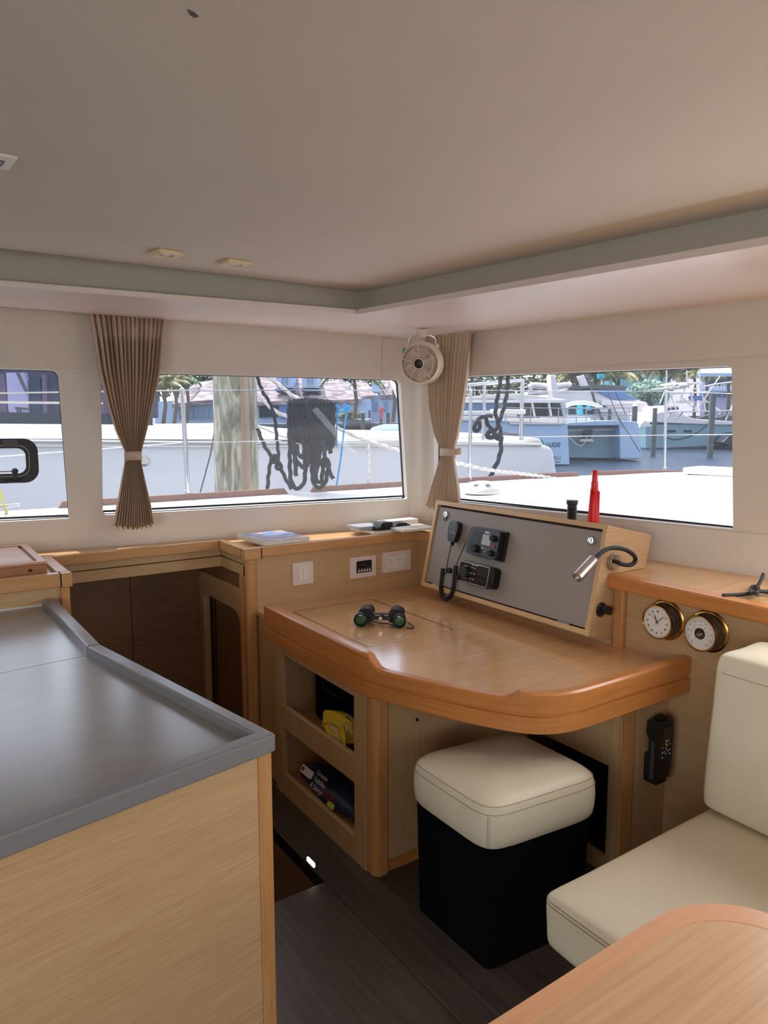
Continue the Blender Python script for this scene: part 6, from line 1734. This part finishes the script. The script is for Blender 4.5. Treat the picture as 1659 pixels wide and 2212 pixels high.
rails(c2_, d2_ - .1, 1205, 1368, ((881, 881), (896, 897)), ((1206, 881), (1245, 881), (1266, 881), (1285, 881), (1325, 881), (1360, 881)), 910)
ext([(1228, 877), (1246, 872), (1280, 873), (1288, 880), (1290, 897), (1228, 897)], d2_ + 2.5, .6, 'dark_canopy_opening', boat_glass, c2_, bevel=.03)
MB().tube(smooth_path([ad(1213, 881, d2_ + 1), ad(1235, 871, d2_ + 1), ad(1262, 869, d2_ + 1), ad(1290, 875, d2_ + 1), ad(1300, 882, d2_ + 1)], 2), .06, 8).build('canopy_arch', white_p, c2_, smooth=60)
ext([(1248, 873), (1258, 873), (1260, 898), (1250, 898)], d2_ + 1.8, .1, 'turquoise_flap', tarp_t, c2_)
ext([(1268, 876), (1275, 876), (1278, 886), (1270, 886)], d2_ + 1.8, .1, 'turquoise_flap', tarp_t, c2_)
ext([(1217, 893), (1222, 893), (1222, 899), (1217, 899)], d2_ - .3, .1, 'turquoise_flap', tarp_t, c2_)
MB().tube([ad(1221 + 5.5 * cos(a), 889 + 9 * sin(a), d2_ - .3) for a in [k * 2 * pi / 16 for k in range(16)]], .02, 5, closed=True).build('lifebuoy_line', rope_w, c2_, smooth=60)
mst = MB().tube([ad(1268, 805, 24), ad(1284, 865, 24), ad(1304, 914, 24)], [.05, .045, .05], 8).build('raked_black_boom', canvas_g, smooth=60); tag(mst, 'dark slanting boom crossing in front of the motor yacht', 'boom')
bm2 = MB().tube([ad(1302, 914, 24), ad(1320, 911, 24), ad(1336, 907, 24)], .035, 6).build('crane_foot', post_m, smooth=60); tag(bm2, 'short greenish spar leading from the slanting boom foot', 'spar')
for (p0, p1, lb) in (((1298, 812), (1345, 925), 'thin stay slanting right from the flybridge cover'), ((1312, 812), (1352, 895), 'second thin stay right beside the slanting boom'), ((1335, 900), (1382, 976), 'thin line running down the blue hull end')):
    o = MB().tube([ad(*p0, 20.4), ad(*p1, 20.4)], .012, 5).build('stay_wire', canvas_g); tag(o, lb, 'wire')
mf = ext([(1189, 810), (1198, 810), (1208, 842), (1211, 870), (1196, 870), (1192, 842)], 30, .8, 'white_mast', yacht_w, bevel=.05); tag(mf, 'broad white mast foot behind the lettered catamaran', 'mast')
dh = thing('inflatable_tender', ad(1180, 840, 31), 'cream inflatable tender carried high behind the hardtop', 'boat')
MB().tube(smooth_path([ad(1143, 838, 31), ad(1150, 831, 31), ad(1190, 836, 31), ad(1228, 831, 31), ad(1232, 834, 31)], 2), [.14] * 0 or .13, 10).build('air_tube', yacht_w, dh, smooth=60)
ext([(1140, 846), (1210, 844), (1228, 838), (1228, 842), (1210, 850), (1140, 852)], 31, 1.2, 'tender_floor', yacht_w, dh, bevel=.03)
# -- big motor yacht
my = thing('motor_yacht', ad(1300, 905, 34), 'large pinkish white motor yacht with a blue windshield', 'boat')
dM = 34.0
ext([(1200, 845), (1255, 843), (1280, 842), (1330, 858), (1370, 862), (1392, 868), (1412, 884), (1430, 905), (1430, 912), (1200, 912)], dM, 3.5, 'superstructure', yacht_w, my, bevel=.12)
ext([(1205, 845), (1210, 838), (1250, 832), (1300, 831), (1352, 833), (1354, 836), (1350, 846), (1330, 843), (1270, 840), (1215, 845)], dM - .1, 3.2, 'flybridge_cover', canvas_g, my, bevel=.04)
ext([(1275, 842), (1350, 843), (1353, 852), (1378, 862), (1346, 863), (1330, 864), (1318, 860), (1300, 851)], dM - .15, 2.6, 'windshield', boat_glass_b, my, bevel=.04)
ext([(1285, 872), (1300, 872), (1312, 880), (1292, 881), (1285, 878)], dM - .15, .3, 'side_window', boat_glass, my)
ext([(1300, 862), (1345, 866), (1395, 869), (1400, 871), (1345, 873), (1300, 876)], dM - .3, .5, 'brow', hull_w, my, bevel=.05)
ext([(1284, 887), (1345, 886), (1345, 889), (1284, 890)], dM - .4, .6, 'side_rail_board', white_p, my)
ext([(1380, 925), (1384, 916), (1392, 908), (1404, 912), (1408, 922)], 26, 1.0, 'tender_bow', yacht_w, my, bevel=.06)
fl_ = ext([(1251, 812), (1262, 810), (1272, 834), (1260, 834)], 32, .5, 'radar_arch', yacht_w, bevel=.04); tag(fl_, 'cream raked radar arch above the dark flybridge cover', 'radar arch')
ext([(1292, 808), (1306, 808), (1306, 818), (1294, 818)], 34, .3, 'blue_box', tarp_t, my, bevel=.03); MB().tube([ad(1300, 818, 34.1), ad(1300, 834, 34.1)], .03, 6).build('box_post', white_p, my)
post(1370, 872, 910, 24, 12, 'pale capped mooring post beside the round tree'); post(1412, 877, 950, 24, 10, 'mooring post against the bow of the teal yacht', cap=False)
post(1316, 880, 906, 27, 8, 'short mooring post in front of the motor yacht side', cap=False)
gp = post(1538, 846, 898, 23, 13, 'green topped piling among the fishing boat rails', cap=False)
# -- teal hulled sport yacht
ty = thing('teal_motor_yacht', ad(1500, 960, 30), 'teal hulled motor yacht with two oval ports', 'boat')
dT = 30.0
ext([(1395, 920), (1440, 916), (1560, 916), (1680, 914), (1680, 955), (1548, 966), (1440, 971), (1395, 972)], dT, 4.0, 'hull', hull_t, ty, bevel=.08)
ext([(1395, 968), (1440, 967), (1548, 962), (1680, 950), (1680, 955), (1548, 967), (1440, 973), (1395, 974)], dT - .05, 4.0, 'boot_stripe', boot_m, ty)
ext([(1418, 893), (1432, 888), (1470, 892), (1500, 905), (1600, 911), (1680, 912), (1680, 917), (1560, 918), (1440, 914), (1418, 912)], dT - .1, 3.6, 'foredeck', yacht_w, ty, bevel=.06)
for x in (1442, 1477):
    ext(rpoly([(x, 929), (x + 18, 929), (x + 18, 934), (x, 934)], 2.4), dT - .03, .1, 'oval_port', boat_glass, ty)
ext([(1425, 880), (1440, 876), (1465, 874), (1470, 885), (1430, 890)], dT + .6, 2.2, 'cabin', hull_w, ty, bevel=.05)
ext([(1440, 881), (1448, 881), (1448, 886), (1440, 886)], dT + .5, .2, 'window', boat_glass, ty)
ext([(1452, 880), (1466, 880), (1466, 885), (1452, 885)], dT + .5, .2, 'window', boat_glass, ty)
MB().tube(smooth_path([ad(1440, 946, dT - .3), ad(1462, 951, dT - .3), ad(1500, 940, dT - .3), ad(1525, 920, dT - .3), ad(1562, 888, dT - .3)], 2), .03, 5).build('mooring_line', boot_m, ty, smooth=60)
# -- sport fishing boat with its tower
sf = thing('fishing_boat_tower', ad(1490, 880, 27), 'white sport fishing boat with a tall tubular tower', 'boat')
dF = 27.0
def tb_(pl, r=.025, m_=white_p, nm='tower_tube', d=dF): return MB().tube([ad(x, y, d) for x, y in pl], r, 6).build(nm, m_, sf, smooth=60)
ext([(1438, 838), (1444, 836), (1482, 836), (1482, 839), (1440, 841)], dF, 1.6, 'hardtop', white_p, sf, bevel=.03)
ext([(1456, 826), (1516, 825), (1517, 829), (1457, 830)], dF + .2, 1.4, 'upper_top', white_p, sf, bevel=.03)
MB().ball(ad(1476, 833, dF - .2), .25, 14, (1.2, 1.2, .7)).build('radome', white_p, sf, smooth=60)
ext([(1438, 889), (1600, 885), (1600, 888), (1438, 892)], dF - .3, .3, 'rail_board', white_p, sf, bevel=.02)
ext([(1496, 855), (1522, 855), (1524, 864), (1498, 866)], dF + .1, .4, 'blue_cover', blue_p, sf, bevel=.03)
ext([(1458, 848), (1474, 847), (1474, 851), (1458, 852)], dF, .6, 'seat_board', white_p, sf); ext([(1474, 865), (1490, 865), (1490, 868), (1474, 868)], dF, .6, 'seat_board', white_p, sf); ext([(1498, 846), (1510, 846), (1510, 849), (1498, 849)], dF, .6, 'seat_board', white_p, sf)
for pl in (((1436, 846), (1425, 872)), ((1444, 842), (1462, 888)), ((1480, 839), (1466, 872)), ((1460, 830), (1448, 842)), ((1500, 829), (1492, 868)), ((1512, 828), (1524, 888)), ((1516, 829), (1500, 842)), ((1470, 855), (1505, 888)), ((1490, 845), (1505, 888)), ((1520, 862), (1556, 888)), ((1530, 850), (1505, 886)), ((1556, 812), (1526, 855)), ((1540, 893), (1500, 905)), ((1560, 890), (1535, 910)), ((1585, 870), (1568, 908)), ((1455, 851), (1530, 846)), ((1460, 870), (1530, 868)), ((1450, 890), (1440, 905)), ((1475, 890), (1462, 905)), ((1580, 888), (1600, 905)), ((1545, 896), (1600, 893)), ((1540, 902), (1560, 900)), ((1448, 860), (1440, 885))):
    tb_(pl)
tb_([(1522, 835), (1540, 831), (1600, 823)], .035, white_p, 'outrigger', dF - 1)
# -- slender masts and aerials
for (x, y0, y1, d, lb) in ((1512, 795, 842, 30, 'thin white aerial behind the fishing boat tower'), (1440, 800, 842, 30, 'thin grey aerial above the far stanchion'), (1484, 800, 825, 30, 'short aerial on the upper tower top')):
    o = MB().tube([ad(x, y0, d), ad(x, y1, d)], .03, 6).build('aerial', white_p); tag(o, lb, 'aerial')
# bow of a dark boat at the frame edge
db = ext([(1560, 956), (1576, 940), (1600, 934), (1660, 935), (1660, 970), (1575, 962)], 29, 1.5, 'dark_launch', boot_m, bevel=.05); tag(db, 'dark blue launch bow at the windscreen frame edge', 'boat')
KX = 1.0
wb2 = ext([(1085, 930), (1100, 934), (1126, 936), (1126, 948), (1010, 946), (1010, 940), (1070, 941)], 9.5, .8, 'deck_gear', canvas_g, bevel=.03); tag(wb2, 'low grey deck gear behind the knotted black line', 'deck gear')
nd = ext([(965, 935), (1165, 947), (1172, 958), (965, 953)], 8.6, 1.5, 'stern_platform', white_p, bevel=.02); tag(nd, 'white stern step of the boat alongside', 'boat stern')
